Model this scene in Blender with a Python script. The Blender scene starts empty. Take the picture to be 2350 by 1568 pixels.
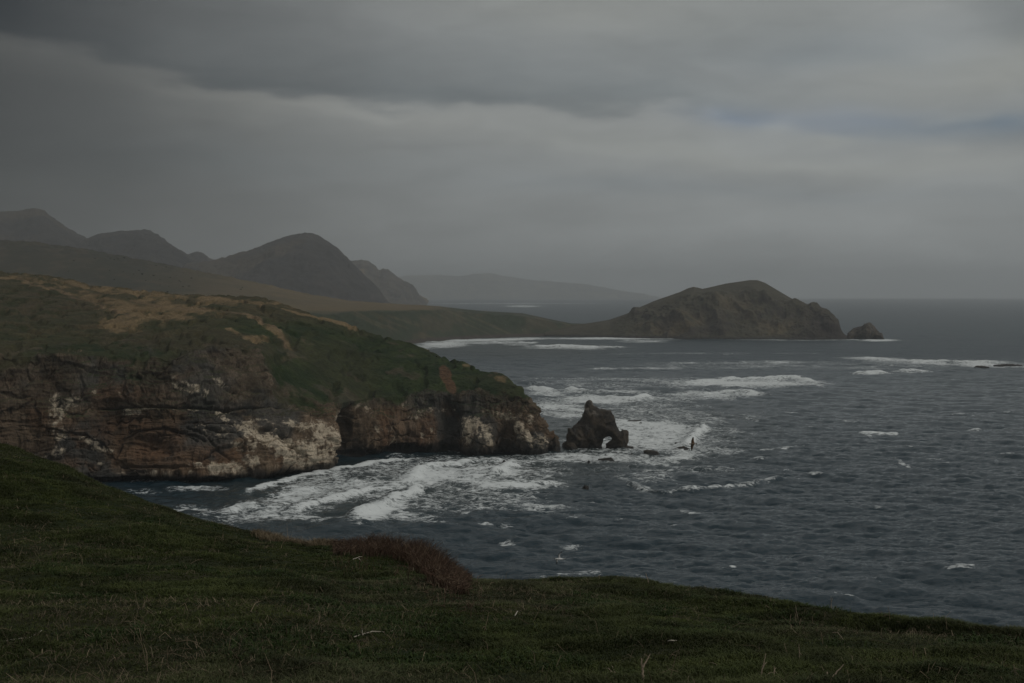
import bpy, math, random
import numpy as np
from mathutils import Vector
from mathutils.bvhtree import BVHTree

scene = bpy.context.scene
# ------------------------------------------------------------------ camera
F, CX, CY, HY, H = 3264.0, 1175.0, 784.0, 676.0, 80.0     # photograph measured in a 2350 px wide frame
TH = math.atan((CY - HY) / F)
cam = bpy.data.cameras.new('camera'); cam.lens = 50.0; cam.sensor_width = 36.0
cam.clip_start = 0.5; cam.clip_end = 120000
camo = bpy.data.objects.new('camera', cam); scene.collection.objects.link(camo)
camo.location = (0, 0, H); camo.rotation_euler = (math.radians(90) - TH, 0, 0)
scene.camera = camo
# ------------------------------------------------------------------ colour management / cycles
scene.view_settings.view_transform = 'Standard'; scene.view_settings.look = 'None'
scene.view_settings.exposure = 0.0; scene.view_settings.gamma = 1.0
scene.cycles.use_denoising = True
scene.cycles.max_bounces = 5; scene.cycles.diffuse_bounces = 2; scene.cycles.glossy_bounces = 2
scene.cycles.volume_bounces = 3
# ------------------------------------------------------------------ sky
SUN_EL, SUN_AZ = 42.0, 112.0     # azimuth clockwise from the view direction (right, a little behind)
SKY_GAIN = 1.0
CLOUDS = [  # cx, cy, rx, ry, tilt(deg, + = falls to the right), r, g, b added to the cloud tone
    (0, 40, 200, 70, 6, -.022, -.022, -.020),
    (1450, 330, 260, 34, 3, .016, .015, .008),
    (1320, 30, 380, 60, 2, .022, .018, .008),
    (950, 60, 240, 60, 2, .010, .009, .008),
    (1800, 90, 360, 60, 3, .000, .004, .006),
    (2200, 190, 260, 56, -6, .026, .020, .004),
    (2010, 120, 260, 34, -6, -.020, -.017, -.012),
    (1900, 150, 200, 26, 4, -.024, -.020, -.014),
    (2230, 312, 230, 30, 0, -.085, -.055, -.010),
    (1760, 272, 160, 20, 2, -.045, -.025, .018),
    (1950, 300, 140, 20, 2, -.030, -.018, .010),
    (2000, 40, 500, 80, 0, -.022, -.026, -.030),
    (1815, 292, 50, 14, -8, .050, .046, .030),
    (1900, 330, 70, 14, 0, .030, .028, .018),
    (2115, 298, 60, 16, 0, .055, .046, .026),
    (2330, 300, 50, 14, -6, .060, .050, .030),
    (2100, 362, 60, 8, 0, .030, .026, .018),
    (1750, 375, 300, 26, 4, .022, .020, .012),
    (2150, 395, 260, 24, 2, .026, .024, .016),
    (1850, 450, 400, 20, 2, -.020, -.016, -.010),
    (1400, 420, 300, 22, 0, -.018, -.014, -.008),
    (700, 380, 500, 50, 2, -.014, -.012, -.010),
    (2330, 40, 90, 200, 0, -.045, -.043, -.040),
]
DECK = [(-300, 95), (0, 112), (200, 150), (400, 186), (600, 210), (800, 232), (1000, 245), (1300, 257), (1600, 264), (1900, 268), (2350, 262), (3000, 250)]   # underside of the dark cloud deck
DECK_DARK = [(-300, .015), (0, .018), (400, .026), (800, .064), (1100, .086), (1500, .080), (1750, .054), (1950, .018), (2150, .0)]
DECK_LIGHT = [(-300, .02), (0, .040), (200, .026), (400, .052), (600, .090), (850, .120), (1100, .084), (1400, .052), (1700, .022), (2000, .0)]
AZBASE = [(-1500, .050), (-300, .044), (0, .050), (300, .082), (600, .138), (900, .200), (1200, .235), (1500, .250), (1800, .262), (2100, .272), (2350, .250), (3200, .24), (5000, .23)]
world = bpy.data.worlds.new('World'); scene.world = world; world.use_nodes = True
wt = world.node_tree; wt.nodes.clear()
def wn(t, **k):
    n = wt.nodes.new(t)
    for a, b in k.items(): setattr(n, a, b)
    return n
def wm(op, a, b=None, c=None):
    n = wn('ShaderNodeMath', operation=op)
    for i, v in enumerate((a, b, c)):
        if v is None: continue
        if isinstance(v, (int, float)): n.inputs[i].default_value = v
        else: wt.links.new(v, n.inputs[i])
    return n.outputs[0]
tc = wn('ShaderNodeTexCoord'); sp = wn('ShaderNodeSeparateXYZ'); wt.links.new(tc.outputs['Generated'], sp.inputs[0])
X, Y, Z = sp.outputs
az = wm('ARCTAN2', X, Y)                                    # radians right of the view direction
hor = wm('SQRT', wm('ADD', wm('MULTIPLY', X, X), wm('MULTIPLY', Y, Y)))
el = wm('ARCTAN2', Z, hor)
cb = wn('ShaderNodeCombineXYZ'); wt.links.new(wm('MULTIPLY', az, 1.0), cb.inputs[0]); wt.links.new(wm('MULTIPLY', el, 3.2), cb.inputs[1])
warp = wn('ShaderNodeTexNoise'); warp.inputs['Scale'].default_value = 8.0; warp.inputs['Detail'].default_value = 6
wt.links.new(cb.outputs[0], warp.inputs['Vector'])
ws = wn('ShaderNodeSeparateColor'); wt.links.new(warp.outputs['Color'], ws.inputs[0])
azw = wm('ADD', az, wm('MULTIPLY', wm('SUBTRACT', ws.outputs[0], .5), .14))
elw = wm('ADD', el, wm('MULTIPLY', wm('SUBTRACT', ws.outputs[1], .5), .026))
fine = wn('ShaderNodeTexNoise'); fine.inputs['Scale'].default_value = 9.0; fine.inputs['Detail'].default_value = 7; fine.inputs['Roughness'].default_value = .55
cb2 = wn('ShaderNodeCombineXYZ'); wt.links.new(azw, cb2.inputs[0]); wt.links.new(wm('MULTIPLY', elw, 3.6), cb2.inputs[1]); cb2.inputs[2].default_value = 3.3
wt.links.new(cb2.outputs[0], fine.inputs['Vector'])
fn = wm('SUBTRACT', fine.outputs['Fac'], .5)
acc = [None, None, None]
for (cx, cy, rx, ry, t, r, g, b) in CLOUDS:
    a0 = (cx - CX) / F; e0 = (HY - cy) / F; ca, sa = math.cos(math.radians(t)), math.sin(math.radians(t))
    du = wm('SUBTRACT', azw, a0); dv = wm('SUBTRACT', elw, e0)
    p = wm('MULTIPLY', wm('SUBTRACT', wm('MULTIPLY', du, ca), wm('MULTIPLY', dv, sa)), F / rx)
    q = wm('MULTIPLY', wm('ADD', wm('MULTIPLY', du, sa), wm('MULTIPLY', dv, ca)), F / ry)
    w_ = wm('EXPONENT', wm('MULTIPLY', wm('ADD', wm('MULTIPLY', p, p), wm('MULTIPLY', q, q)), -1.0))
    for i, k in enumerate((r, g, b)):
        acc[i] = wm('MULTIPLY', w_, k) if acc[i] is None else wm('MULTIPLY_ADD', w_, k, acc[i])
# base overcast tone: dark rain cloud on the left, lighter to the right, brighter overhead
up = wn('ShaderNodeMapRange', interpolation_type='SMOOTHSTEP'); wt.links.new(el, up.inputs[0])
up.inputs[1].default_value = .20; up.inputs[2].default_value = .9; up.inputs[3].default_value = 0; up.inputs[4].default_value = 1
ramp = wn('ShaderNodeValToRGB'); A0, A1 = (AZBASE[0][0] - CX) / F, (AZBASE[-1][0] - CX) / F
wt.links.new(wm('DIVIDE', wm('SUBTRACT', az, A0), A1 - A0), ramp.inputs[0]); els = ramp.color_ramp.elements
while len(els) > 1: els.remove(els[-1])
els[0].position = 0; els[0].color = (AZBASE[0][1],) * 3 + (1,)
for x_, v_ in AZBASE[1:]:
    e_l = els.new(min(1, ((x_ - CX) / F - A0) / (A1 - A0))); e_l.color = (v_, v_, v_, 1)
def curve(pts, scale):
    r = wn('ShaderNodeValToRGB'); e = r.color_ramp.elements; a0, a1 = (pts[0][0] - CX) / F, (pts[-1][0] - CX) / F
    wt.links.new(wm('DIVIDE', wm('SUBTRACT', azw, a0), a1 - a0), r.inputs[0])
    e.remove(e[1]); e[0].position = 0; e[0].color = (pts[0][1] * scale,) * 3 + (1,)
    for x_, v_ in pts[1:]:
        q = e.new(min(1, ((x_ - CX) / F - a0) / (a1 - a0))); q.color = (v_ * scale,) * 3 + (1,)
    return wm('MULTIPLY', r.outputs[0], 1 / scale)
ypx = wm('MULTIPLY_ADD', elw, -F, HY)
ragged = wn('ShaderNodeTexNoise'); ragged.inputs['Scale'].default_value = 14; ragged.inputs['Detail'].default_value = 6; wt.links.new(cb.outputs[0], ragged.inputs['Vector'])
sd = wm('ADD', wm('SUBTRACT', curve(DECK, 1 / 400), ypx), wm('MULTIPLY', wm('SUBTRACT', ragged.outputs['Fac'], .5), 105))      # > 0 above the underside
def mr(v, a, b_):
    n = wn('ShaderNodeMapRange', interpolation_type='SMOOTHSTEP'); wt.links.new(v, n.inputs[0]); n.inputs[1].default_value = a; n.inputs[2].default_value = b_; return n.outputs[0]
dk = wm('MULTIPLY', wm('MULTIPLY', curve(DECK_DARK, 5), mr(sd, -12, 26)), wm('EXPONENT', wm('MULTIPLY', wm('MAXIMUM', sd, 0), -1 / 85)))
lt = wm('MULTIPLY', wm('MULTIPLY', curve(DECK_LIGHT, 5), wm('SUBTRACT', 1.0, mr(sd, -30, 10))), wm('EXPONENT', wm('MULTIPLY', wm('MINIMUM', sd, 0), 1 / 60)))
for i, (kd, kl) in enumerate(((-1.08, 1.0), (-1.0, .95), (-.90, .80))):
    acc[i] = wm('MULTIPLY_ADD', dk, kd, wm('MULTIPLY_ADD', lt, kl, acc[i]))
zen = (.33, .33, .32)
tint = (1.02, 1.075, 1.075)
cc = wn('ShaderNodeCombineColor')
for i in range(3):
    v = wm('ADD', acc[i], wm('MULTIPLY', ramp.outputs[0], tint[i]))
    v = wm('MULTIPLY', v, wm('MULTIPLY_ADD', fn, .62, 1.0))
    v = wm('ADD', wm('MULTIPLY', v, wm('SUBTRACT', 1.0, up.outputs[0])), wm('MULTIPLY', up.outputs[0], zen[i]))
    v = wm('MAXIMUM', v, .02)
    wt.links.new(v, cc.inputs[i])
sky = wn('ShaderNodeTexSky'); sky.sky_type = 'NISHITA'; sky.sun_disc = False
sky.sun_elevation = math.radians(SUN_EL); sky.sun_rotation = math.radians(SUN_AZ)
bg1 = wn('ShaderNodeBackground'); wt.links.new(sky.outputs[0], bg1.inputs[0]); bg1.inputs[1].default_value = .05
bg2 = wn('ShaderNodeBackground'); wt.links.new(cc.outputs[0], bg2.inputs[0]); bg2.inputs[1].default_value = SKY_GAIN
mx = wn('ShaderNodeMixShader'); mx.inputs[0].default_value = .97
wt.links.new(bg1.outputs[0], mx.inputs[1]); wt.links.new(bg2.outputs[0], mx.inputs[2])
wo = wn('ShaderNodeOutputWorld'); wt.links.new(mx.outputs[0], wo.inputs[0])
# ------------------------------------------------------------------ sun behind the overcast
sl = bpy.data.lights.new('sun', 'SUN'); sl.energy = .65; sl.angle = math.radians(14); sl.color = (1, .95, .88)
so = bpy.data.objects.new('sun', sl); scene.collection.objects.link(so); so.location = (0, 0, 300)
a_, e_ = math.radians(SUN_AZ), math.radians(SUN_EL)
so.rotation_euler = Vector((math.sin(a_) * math.cos(e_), math.cos(a_) * math.cos(e_), math.sin(e_))).to_track_quat('Z', 'Y').to_euler()

# ------------------------------------------------------------------ numpy helpers
def hash3(ix, iy, iz, seed):
    h = (ix.astype(np.uint32) * np.uint32(374761393) + iy.astype(np.uint32) * np.uint32(668265263)
         + iz.astype(np.uint32) * np.uint32(2147483647 - 1911) + np.uint32((seed * 974634777) & 0xffffffff))
    h = (h ^ (h >> np.uint32(13))) * np.uint32(1274126177)
    h = (h ^ (h >> np.uint32(16))) * np.uint32(2246822519)
    return ((h ^ (h >> np.uint32(15))) & np.uint32(0xffffff)).astype(np.float32) / np.float32(0xffffff)
def vnoise(x, y, z, seed=0):
    fx, fy, fz = np.floor(x), np.floor(y), np.floor(z)
    ix, iy, iz = fx.astype(np.int64), fy.astype(np.int64), fz.astype(np.int64)
    tx, ty, tz = (x - fx).astype(np.float32), (y - fy).astype(np.float32), (z - fz).astype(np.float32)
    tx = tx * tx * (3 - 2 * tx); ty = ty * ty * (3 - 2 * ty); tz = tz * tz * (3 - 2 * tz)
    r = 0
    for dx in (0, 1):
        wx = tx if dx else 1 - tx
        for dy in (0, 1):
            wy = ty if dy else 1 - ty
            for dz in (0, 1):
                wz = tz if dz else 1 - tz
                r = r + wx * wy * wz * hash3(ix + dx, iy + dy, iz + dz, seed)
    return r
ROT = np.array([[.36, .48, -.8], [-.8, .6, 0], [.48, .64, .6]])
def fbm(P, scale, octs=4, seed=0, gain=.5, ridge=False):
    sc = np.asarray(scale, float) * np.ones(3)
    Q = P / sc; tot = 0; amp = 1; s = 0
    for o in range(octs):
        n = vnoise(Q[..., 0], Q[..., 1], Q[..., 2], seed + o * 17)
        if ridge: n = 1 - np.abs(2 * n - 1)
        tot = tot + amp * n; s += amp; amp *= gain
        Q = (Q @ ROT.T) * 2.03 if o % 2 or ridge or octs > 1 and np.ptp(sc) == 0 else Q * 2.03
    return tot / s                                     # 0..1 around .5
def worley(P, scale, seed=0):
    sc = np.asarray(scale, float) * np.ones(3); Q = P / sc; f = np.floor(Q); I = f.astype(np.int64)
    F1 = np.full(Q.shape[:-1], 9e9); F2 = F1.copy(); cid = np.zeros(Q.shape[:-1], np.float32)
    for dx in (-1, 0, 1):
        for dy in (-1, 0, 1):
            for dz in (-1, 0, 1):
                ix, iy, iz = I[..., 0] + dx, I[..., 1] + dy, I[..., 2] + dz
                a, b, c = (hash3(ix, iy, iz, seed + k) for k in range(3))
                d = (ix + a - Q[..., 0]) ** 2 + (iy + b - Q[..., 1]) ** 2 + (iz + c - Q[..., 2]) ** 2
                m = d < F1; F2 = np.where(m, F1, np.minimum(F2, d)); F1 = np.where(m, d, F1); cid = np.where(m, a * .5 + c * .5, cid)
    return np.sqrt(F1), np.sqrt(F2), cid
def sstep(a, b, x):
    t = np.clip((x - a) / (b - a), 0, 1); return t * t * (3 - 2 * t)
def lerp(a, b, t): return a + (b - a) * t
ct, st = math.cos(TH), math.sin(TH)
def P3(px, py, d):
    """world point on the ray through photo pixel (px,py) at distance Y=d"""
    u = (np.asarray(px, float) - CX) / F; v = (CY - np.asarray(py, float)) / F
    yy = ct + v * st; zz = -st + v * ct
    return np.stack(np.broadcast_arrays(u / yy * d, np.asarray(d, float), H + zz / yy * d), -1)
def proj(P):
    x, y, z = P[..., 0], P[..., 1], P[..., 2] - H
    c = y * ct - z * st; v = y * st + z * ct
    return CX + x / c * F, CY - v / c * F
def seaD(py):
    v = (CY - np.asarray(py, float)) / F
    return H * (ct + v * st) / (st - v * ct)
def blob(px, py, items):
    m = np.zeros_like(px)
    for it in items:
        cx, cy, rx, ry = it[:4]; t = math.radians(it[4] if len(it) > 4 else 0); s = it[5] if len(it) > 5 else 1
        dx, dy = px - cx, py - cy
        p = (dx * math.cos(t) + dy * math.sin(t)) / rx; q = (-dx * math.sin(t) + dy * math.cos(t)) / ry
        m = np.maximum(m, s * np.exp(-np.power(p * p + q * q, 1.5)))
    return m
def poly(px, py, pts, w):
    """soft band of half-width w round a polyline"""
    d = np.full(px.shape, 1e9)
    for (a, b), (c, e) in zip(pts[:-1], pts[1:]):
        vx, vy = c - a, e - b; t = np.clip(((px - a) * vx + (py - b) * vy) / (vx * vx + vy * vy + 1e-9), 0, 1)
        d = np.minimum(d, np.hypot(px - a - t * vx, py - b - t * vy))
    return np.exp(-(d / w) ** 2)
# ------------------------------------------------------------------ mesh helpers
def make_mesh(name, V, Fc, col=None, smooth=True, mat=None, parent=None, attrs=None):
    V = np.asarray(V, np.float32); Fc = np.asarray(Fc, np.int32); k = Fc.shape[1]
    me = bpy.data.meshes.new(name); me.vertices.add(len(V)); me.vertices.foreach_set('co', V.ravel())
    me.loops.add(Fc.size); me.loops.foreach_set('vertex_index', Fc.ravel())
    me.polygons.add(len(Fc)); me.polygons.foreach_set('loop_start', np.arange(0, Fc.size, k, dtype=np.int32))
    me.polygons.foreach_set('loop_total', np.full(len(Fc), k, np.int32))
    me.polygons.foreach_set('use_smooth', np.full(len(Fc), smooth, bool))
    if col is not None:
        a = me.attributes.new('Col', 'FLOAT_COLOR', 'POINT')
        c4 = np.ones((len(V), 4), np.float32); c4[:, :3] = col; a.data.foreach_set('color', c4.ravel())
    for n, v in (attrs or {}).items():
        a = me.attributes.new(n, 'FLOAT', 'POINT'); a.data.foreach_set('value', np.asarray(v, np.float32).ravel())
    me.update(); me.validate()
    o = bpy.data.objects.new(name, me); scene.collection.objects.link(o)
    if mat: me.materials.append(mat)
    if parent: o.parent = parent
    return o
def grid_faces(nr, nc):
    i = np.arange(nr * nc).reshape(nr, nc)
    return np.stack([i[:-1, :-1], i[:-1, 1:], i[1:, 1:], i[1:, :-1]], -1).reshape(-1, 4)
def tag(o, label=None, cat=None, group=None, kind=None):
    if label: o['label'] = label
    if cat: o['category'] = cat
    if group: o['group'] = group
    if kind: o['kind'] = kind
    return o
# ------------------------------------------------------------------ materials
def col_mat(name, nscale=1.0, var=.35, bump=.0, bscale=1.0, rough=.95, spec=.15, anis=(1, 1, 1)):
    """vertex albedo broken up by fine procedural noise"""
    m = bpy.data.materials.new(name); m.use_nodes = True; nt = m.node_tree; b = nt.nodes['Principled BSDF']
    at = nt.nodes.new('ShaderNodeAttribute'); at.attribute_name = 'Col'
    tc = nt.nodes.new('ShaderNodeTexCoord'); mp = nt.nodes.new('ShaderNodeMapping'); mp.inputs['Scale'].default_value = anis
    nt.links.new(tc.outputs['Object'], mp.inputs[0])
    n = nt.nodes.new('ShaderNodeTexNoise'); n.inputs['Scale'].default_value = nscale; n.inputs['Detail'].default_value = 6; n.inputs['Roughness'].default_value = .65
    nt.links.new(mp.outputs[0], n.inputs['Vector'])
    mr = nt.nodes.new('ShaderNodeMapRange'); mr.inputs[1].default_value = .3; mr.inputs[2].default_value = .7
    mr.inputs[3].default_value = 1 - var; mr.inputs[4].default_value = 1 + var; nt.links.new(n.outputs['Fac'], mr.inputs[0])
    mu = nt.nodes.new('ShaderNodeVectorMath'); mu.operation = 'SCALE'
    nt.links.new(at.outputs['Color'], mu.inputs[0]); nt.links.new(mr.outputs[0], mu.inputs['Scale'])
    nt.links.new(mu.outputs[0], b.inputs['Base Color'])
    b.inputs['Roughness'].default_value = rough; b.inputs['Specular IOR Level'].default_value = spec
    if bump:
        n2 = nt.nodes.new('ShaderNodeTexNoise'); n2.inputs['Scale'].default_value = bscale; n2.inputs['Detail'].default_value = 8; n2.inputs['Roughness'].default_value = .7
        nt.links.new(mp.outputs[0], n2.inputs['Vector'])
        bp = nt.nodes.new('ShaderNodeBump'); bp.inputs['Strength'].default_value = 1; bp.inputs['Distance'].default_value = bump
        nt.links.new(n2.outputs['Fac'], bp.inputs['Height']); nt.links.new(bp.outputs[0], b.inputs['Normal'])
    return m
def flat_mat(name, col, rough=.8, var=.2, nscale=20):
    m = bpy.data.materials.new(name); m.use_nodes = True; nt = m.node_tree; b = nt.nodes['Principled BSDF']
    n = nt.nodes.new('ShaderNodeTexNoise'); n.inputs['Scale'].default_value = nscale; n.inputs['Detail'].default_value = 4
    tc = nt.nodes.new('ShaderNodeTexCoord'); nt.links.new(tc.outputs['Object'], n.inputs['Vector'])
    r = nt.nodes.new('ShaderNodeMix'); r.data_type = 'RGBA'; nt.links.new(n.outputs['Fac'], r.inputs[0])
    r.inputs[6].default_value = [c * (1 - var) for c in col] + [1]; r.inputs[7].default_value = [c * (1 + var) for c in col] + [1]
    nt.links.new(r.outputs[2], b.inputs['Base Color']); b.inputs['Roughness'].default_value = rough; b.inputs['Specular IOR Level'].default_value = .2
    return m
M_CLIFF = col_mat('cliff_rock', 1.1, .38, .6, .9)
M_LAND = col_mat('far_ground', .06, .25, 1.2, .12)
M_ROCK = col_mat('wet_rock', 1.2, .35, .25, 1.5, .75, .35)
M_GROUND = col_mat('turf_soil', 12, .4, .03, 30)
M_GRASS = col_mat('grass_blades', 8, .15, 0, 1, .8, .2)

# ------------------------------------------------------------------ swept land sheets
def lay(kind, pts):            # pts: (px, y|z, d); kind 'y','z','sea'
    return kind, np.array([p if len(p) == 3 else (p[0], p[1], 0) for p in pts], float)
def lay_eval(L, px):
    k, a = L
    v = np.interp(px, a[:, 0], a[:, 1])
    if k == 'sea': return P3(px, v, seaD(v))
    d = np.interp(px, a[:, 0], a[:, 2])
    if k == 'y': return P3(px, v, d)
    return np.stack([(px - CX) / F * d, d, v], -1)
def sweep(layers, px, rows, soft=0):
    L = [lay_eval(l, px) for l in layers]; out = []
    for i, n in enumerate(rows):
        for t in np.arange(n) / n: out.append(L[i] * (1 - t) + L[i + 1] * t)
    out.append(L[-1]); G = np.array(out)
    for _ in range(soft): G[1:-1] = .25 * G[:-2] + .5 * G[1:-1] + .25 * G[2:]
    return G
def normals(G):
    du = np.gradient(G, axis=1); dv = np.gradient(G, axis=0)
    n = np.cross(du, dv); n /= np.linalg.norm(n, axis=-1, keepdims=True) + 1e-9
    return n
def c3(r, g, b): return np.array([r, g, b])

# ================================================================== FOREGROUND HILL
FG = [
    lay('z', [(-900, 78.3, .5), (3300, 78.3, .5)]),
    lay('y', [(-900, 1568, 15), (3300, 1568, 15)]),
    lay('y', [(-900, 1290, 28), (0, 1302, 28), (650, 1306, 28), (800, 1362, 27), (1200, 1385, 26), (1900, 1455, 21), (2350, 1490, 19.5), (3300, 1540, 18)]),
    lay('z', [(-900, 73.7, 31), (0, 73.75, 31), (500, 73.75, 31), (760, 73.4, 32), (900, 73.4, 33), (1200, 73.55, 31), (1900, 73.6, 25), (2350, 73.7, 22.3), (3300, 73.5, 20)]),
    lay('y', [(-900, 1080, 40), (0, 1175, 39), (300, 1222, 38), (560, 1258, 38), (770, 1280, 37), (950, 1300, 37), (1100, 1338, 34.5), (1400, 1340, 32), (1900, 1412, 27), (2350, 1448, 23.6), (3300, 1520, 22)]),
    lay('y', [(-900, 720, 58), (-200, 935, 53), (0, 1013, 52), (100, 1053, 51), (200, 1094, 50), (280, 1128, 48), (400, 1173, 46), (500, 1204, 45), (560, 1218, 44), (620, 1231, 43), (700, 1243, 42),
              (770, 1246, 42), (850, 1252, 41.5), (950, 1278, 40), (1050, 1314, 38), (1100, 1320, 37), (1180, 1322, 36.5), (1280, 1320, 36), (1400, 1318, 35), (1470, 1331, 34), (1530, 1350, 33),
              (1650, 1357, 32), (1750, 1375, 31), (1900, 1400, 29), (2050, 1415, 27), (2200, 1428, 26), (2350, 1443, 25), (3300, 1510, 24)]),
    lay('z', [(-900, 68, 68), (0, 68, 62), (800, 67, 50), (1400, 67, 43), (2350, 69, 32), (3300, 69, 31)]),
    lay('z', [(-900, -3, 175), (0, -3, 165), (800, -3, 145), (2350, -3, 120), (3300, -3, 118)]),
]
fpx = np.linspace(-900, 3300, 700)
FROWS = [40, 90, 30, 50, 90, 40, 40]
FGG = sweep(FG, fpx, FROWS)
FGG = sweep(FG, fpx, FROWS, soft=14)
nrm = normals(FGG)
lump = (fbm(FGG, 5.0, 4, 3) - .5) * .45 + (fbm(FGG, 1.1, 3, 5) - .5) * .22 + (fbm(FGG, .38, 2, 8) - .5) * .07
dd = FGG[..., 1]
FGG[..., 2] += lump * sstep(8, 16, dd)
fpX, fpY = proj(FGG)
gn = fbm(FGG, 2.2, 4, 21); gn2 = fbm(FGG, .5, 3, 22)
soil = lerp(c3(.020, .028, .010), c3(.034, .034, .016), sstep(.45, .7, gn)[..., None])
fg = tag(make_mesh('foreground_hill', FGG.reshape(-1, 3), grid_faces(*FGG.shape[:2]), soil.reshape(-1, 3), mat=M_GROUND), kind='structure')
FBV = BVHTree.FromPolygons([tuple(v) for v in FGG[:341:2, ::2].reshape(-1, 3)], [tuple(f) for f in grid_faces(*FGG[:341:2, ::2].shape[:2])])
def ground_at(px, py):
    d = Vector(P3(px, py, 1.0)) - Vector((0, 0, H)); d.normalize()
    h = FBV.ray_cast(Vector((0, 0, H)), d)
    return np.array(h[0]) if h[0] is not None else None
def ground_root(px, py):
    for k in range(40):
        g_ = ground_at(px, py + k * 1.5)
        if g_ is not None: return g_
def grid_sample(G, r, c):
    r0 = np.clip(r.astype(int), 0, G.shape[0] - 2); c0 = np.clip(c.astype(int), 0, G.shape[1] - 2)
    fr = (r - r0)[:, None]; fc = (c - c0)[:, None]
    return (G[r0, c0] * (1 - fr) * (1 - fc) + G[r0 + 1, c0] * fr * (1 - fc) + G[r0, c0 + 1] * (1 - fr) * fc + G[r0 + 1, c0 + 1] * fr * fc)
rng = np.random.default_rng(7)
R0 = 34; R1 = sum(FROWS[:5]) + 14         # grass rows: just before the frame to just past the crest
def scatter(n, c0=-420, c1=2800, rpow=1.0):
    n = int(n * 1.25)
    # even in area: candidates uniform in (row, column), thinned by cell area
    r = R0 + (R1 - R0) * rng.random(n * 6); px = c0 + (c1 - c0) * rng.random(n * 6)
    c = (px + 900) / 4200 * 699
    r0 = np.clip(r.astype(int), 0, FGG.shape[0] - 2); c0_ = np.clip(c.astype(int), 0, 698)
    e1 = np.linalg.norm(FGG[r0 + 1, c0_] - FGG[r0, c0_], axis=1); e2 = np.linalg.norm(FGG[r0, c0_ + 1] - FGG[r0, c0_], axis=1)
    d = FGG[r0, c0_, 1]
    w = e1 * e2 * np.power(d, -rpow); w /= np.quantile(w, .97)
    k = rng.random(len(r)) < w; r, c = r[k], c[k]
    if len(r) > n: r, c = r[:n], c[:n]
    return grid_sample(FGG, r, c)
def blades(name, B, hgt, wid, lean, col, nb, spread):
    """B base points (n,3), nb blades each; every blade a bent two-segment strip"""
    n = len(B); B = np.repeat(B, nb, 0); hgt = np.repeat(hgt, nb) * (.55 + .7 * rng.random(n * nb)); col = np.repeat(col, nb, 0)
    col = col * (.7 + .6 * rng.random((n * nb, 1)))
    wid = np.repeat(wid, nb) * (.7 + .6 * rng.random(n * nb)); N = n * nb
    a = rng.random(N) * 2 * math.pi; rr = spread * np.sqrt(rng.random(N))
    B = B + np.stack([np.cos(a) * rr, np.sin(a) * rr, np.full(N, -.01)], -1)
    la = a + rng.normal(0, .8, N); ll = lean * (.3 + rng.random(N)) * hgt
    D = np.stack([np.cos(la) * ll, np.sin(la) * ll, 0 * ll], -1)
    sa = rng.random(N) * math.pi; S = np.stack([np.cos(sa), np.sin(sa), 0 * sa], -1) * (wid / 2)[:, None]
    up_ = np.stack([0 * hgt, 0 * hgt, hgt], -1)
    m = B + D * .3 + up_ * .6; t = B + D + up_ * (1 - .25 * lean)
    V = np.stack([B - S, B + S, m + S * .8, m - S * .8, t], 1).reshape(-1, 3)
    i = np.arange(N)[:, None] * 5
    T = np.concatenate([i + [[0, 1, 2]], i + [[0, 2, 3]], i + [[3, 2, 4]]]).astype(np.int32)
    return make_mesh(name, V, T, np.repeat(col, 5, 0), smooth=False, mat=M_GRASS)
# --- green turf
B = scatter(150000)
n1 = fbm(B, 1.6, 3, 31); n2 = fbm(B, .45, 2, 33); n3 = fbm(B, 5, 2, 35)
green = lerp(c3(.025, .036, .009), c3(.060, .070, .021), n2[:, None])
green = lerp(green, c3(.058, .062, .030), (sstep(.5, .75, n3) * .8)[:, None])
n4 = fbm(B, .9, 3, 37); green = green * lerp(.68, 1.45, sstep(.3, .7, n4))[:, None]
hh = .042 + .085 * sstep(.35, .7, n1) ** 1.5
keep = rng.random(len(B)) < .85 + .15 * sstep(.35, .6, n1)
B, green, hh = B[keep], green[keep], hh[keep]
dist = B[:, 1]
g = blades('grass', B, hh, .006 + .00028 * dist, .9, green, 7, .07); tag(g, 'short dark green turf covering the foreground slope', 'grass', kind='stuff')
# --- low leafy herbs: darker, broader leaves in clumps
B = scatter(30000); n1 = fbm(B, 1.3, 3, 44); k = n1 > .56; B = B[k]
lg = lerp(c3(.020, .036, .008), c3(.040, .062, .016), rng.random((len(B), 1)))
g = blades('leafy_herbs', B, np.full(len(B), .07) + .06 * rng.random(len(B)), .018 + 0 * B[:, 0], 1.3, lg, 7, .09); tag(g, 'broad leafed dark herbs growing in clumps through the turf', 'herbs', kind='stuff')
# --- straw: dead grass lying and standing through the turf
B = scatter(16000); n1 = fbm(B, 2.6, 3, 51)
_px, _py = proj(B)
k = rng.random(len(B)) < .15 + sstep(.5, .7, n1); B = B[k]; B[:, 2] += .03
lg = lerp(c3(.11, .085, .055), c3(.22, .18, .12), rng.random((len(B), 1)) ** 2)
g = blades('dead_grass', B, .05 + .11 * rng.random(len(B)) ** 2, .0035 + .00016 * B[:, 1], 2.6, lg, 3, .10); tag(g, 'dry straw coloured grass stems scattered through the green turf', 'dead grass', kind='stuff')

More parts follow.
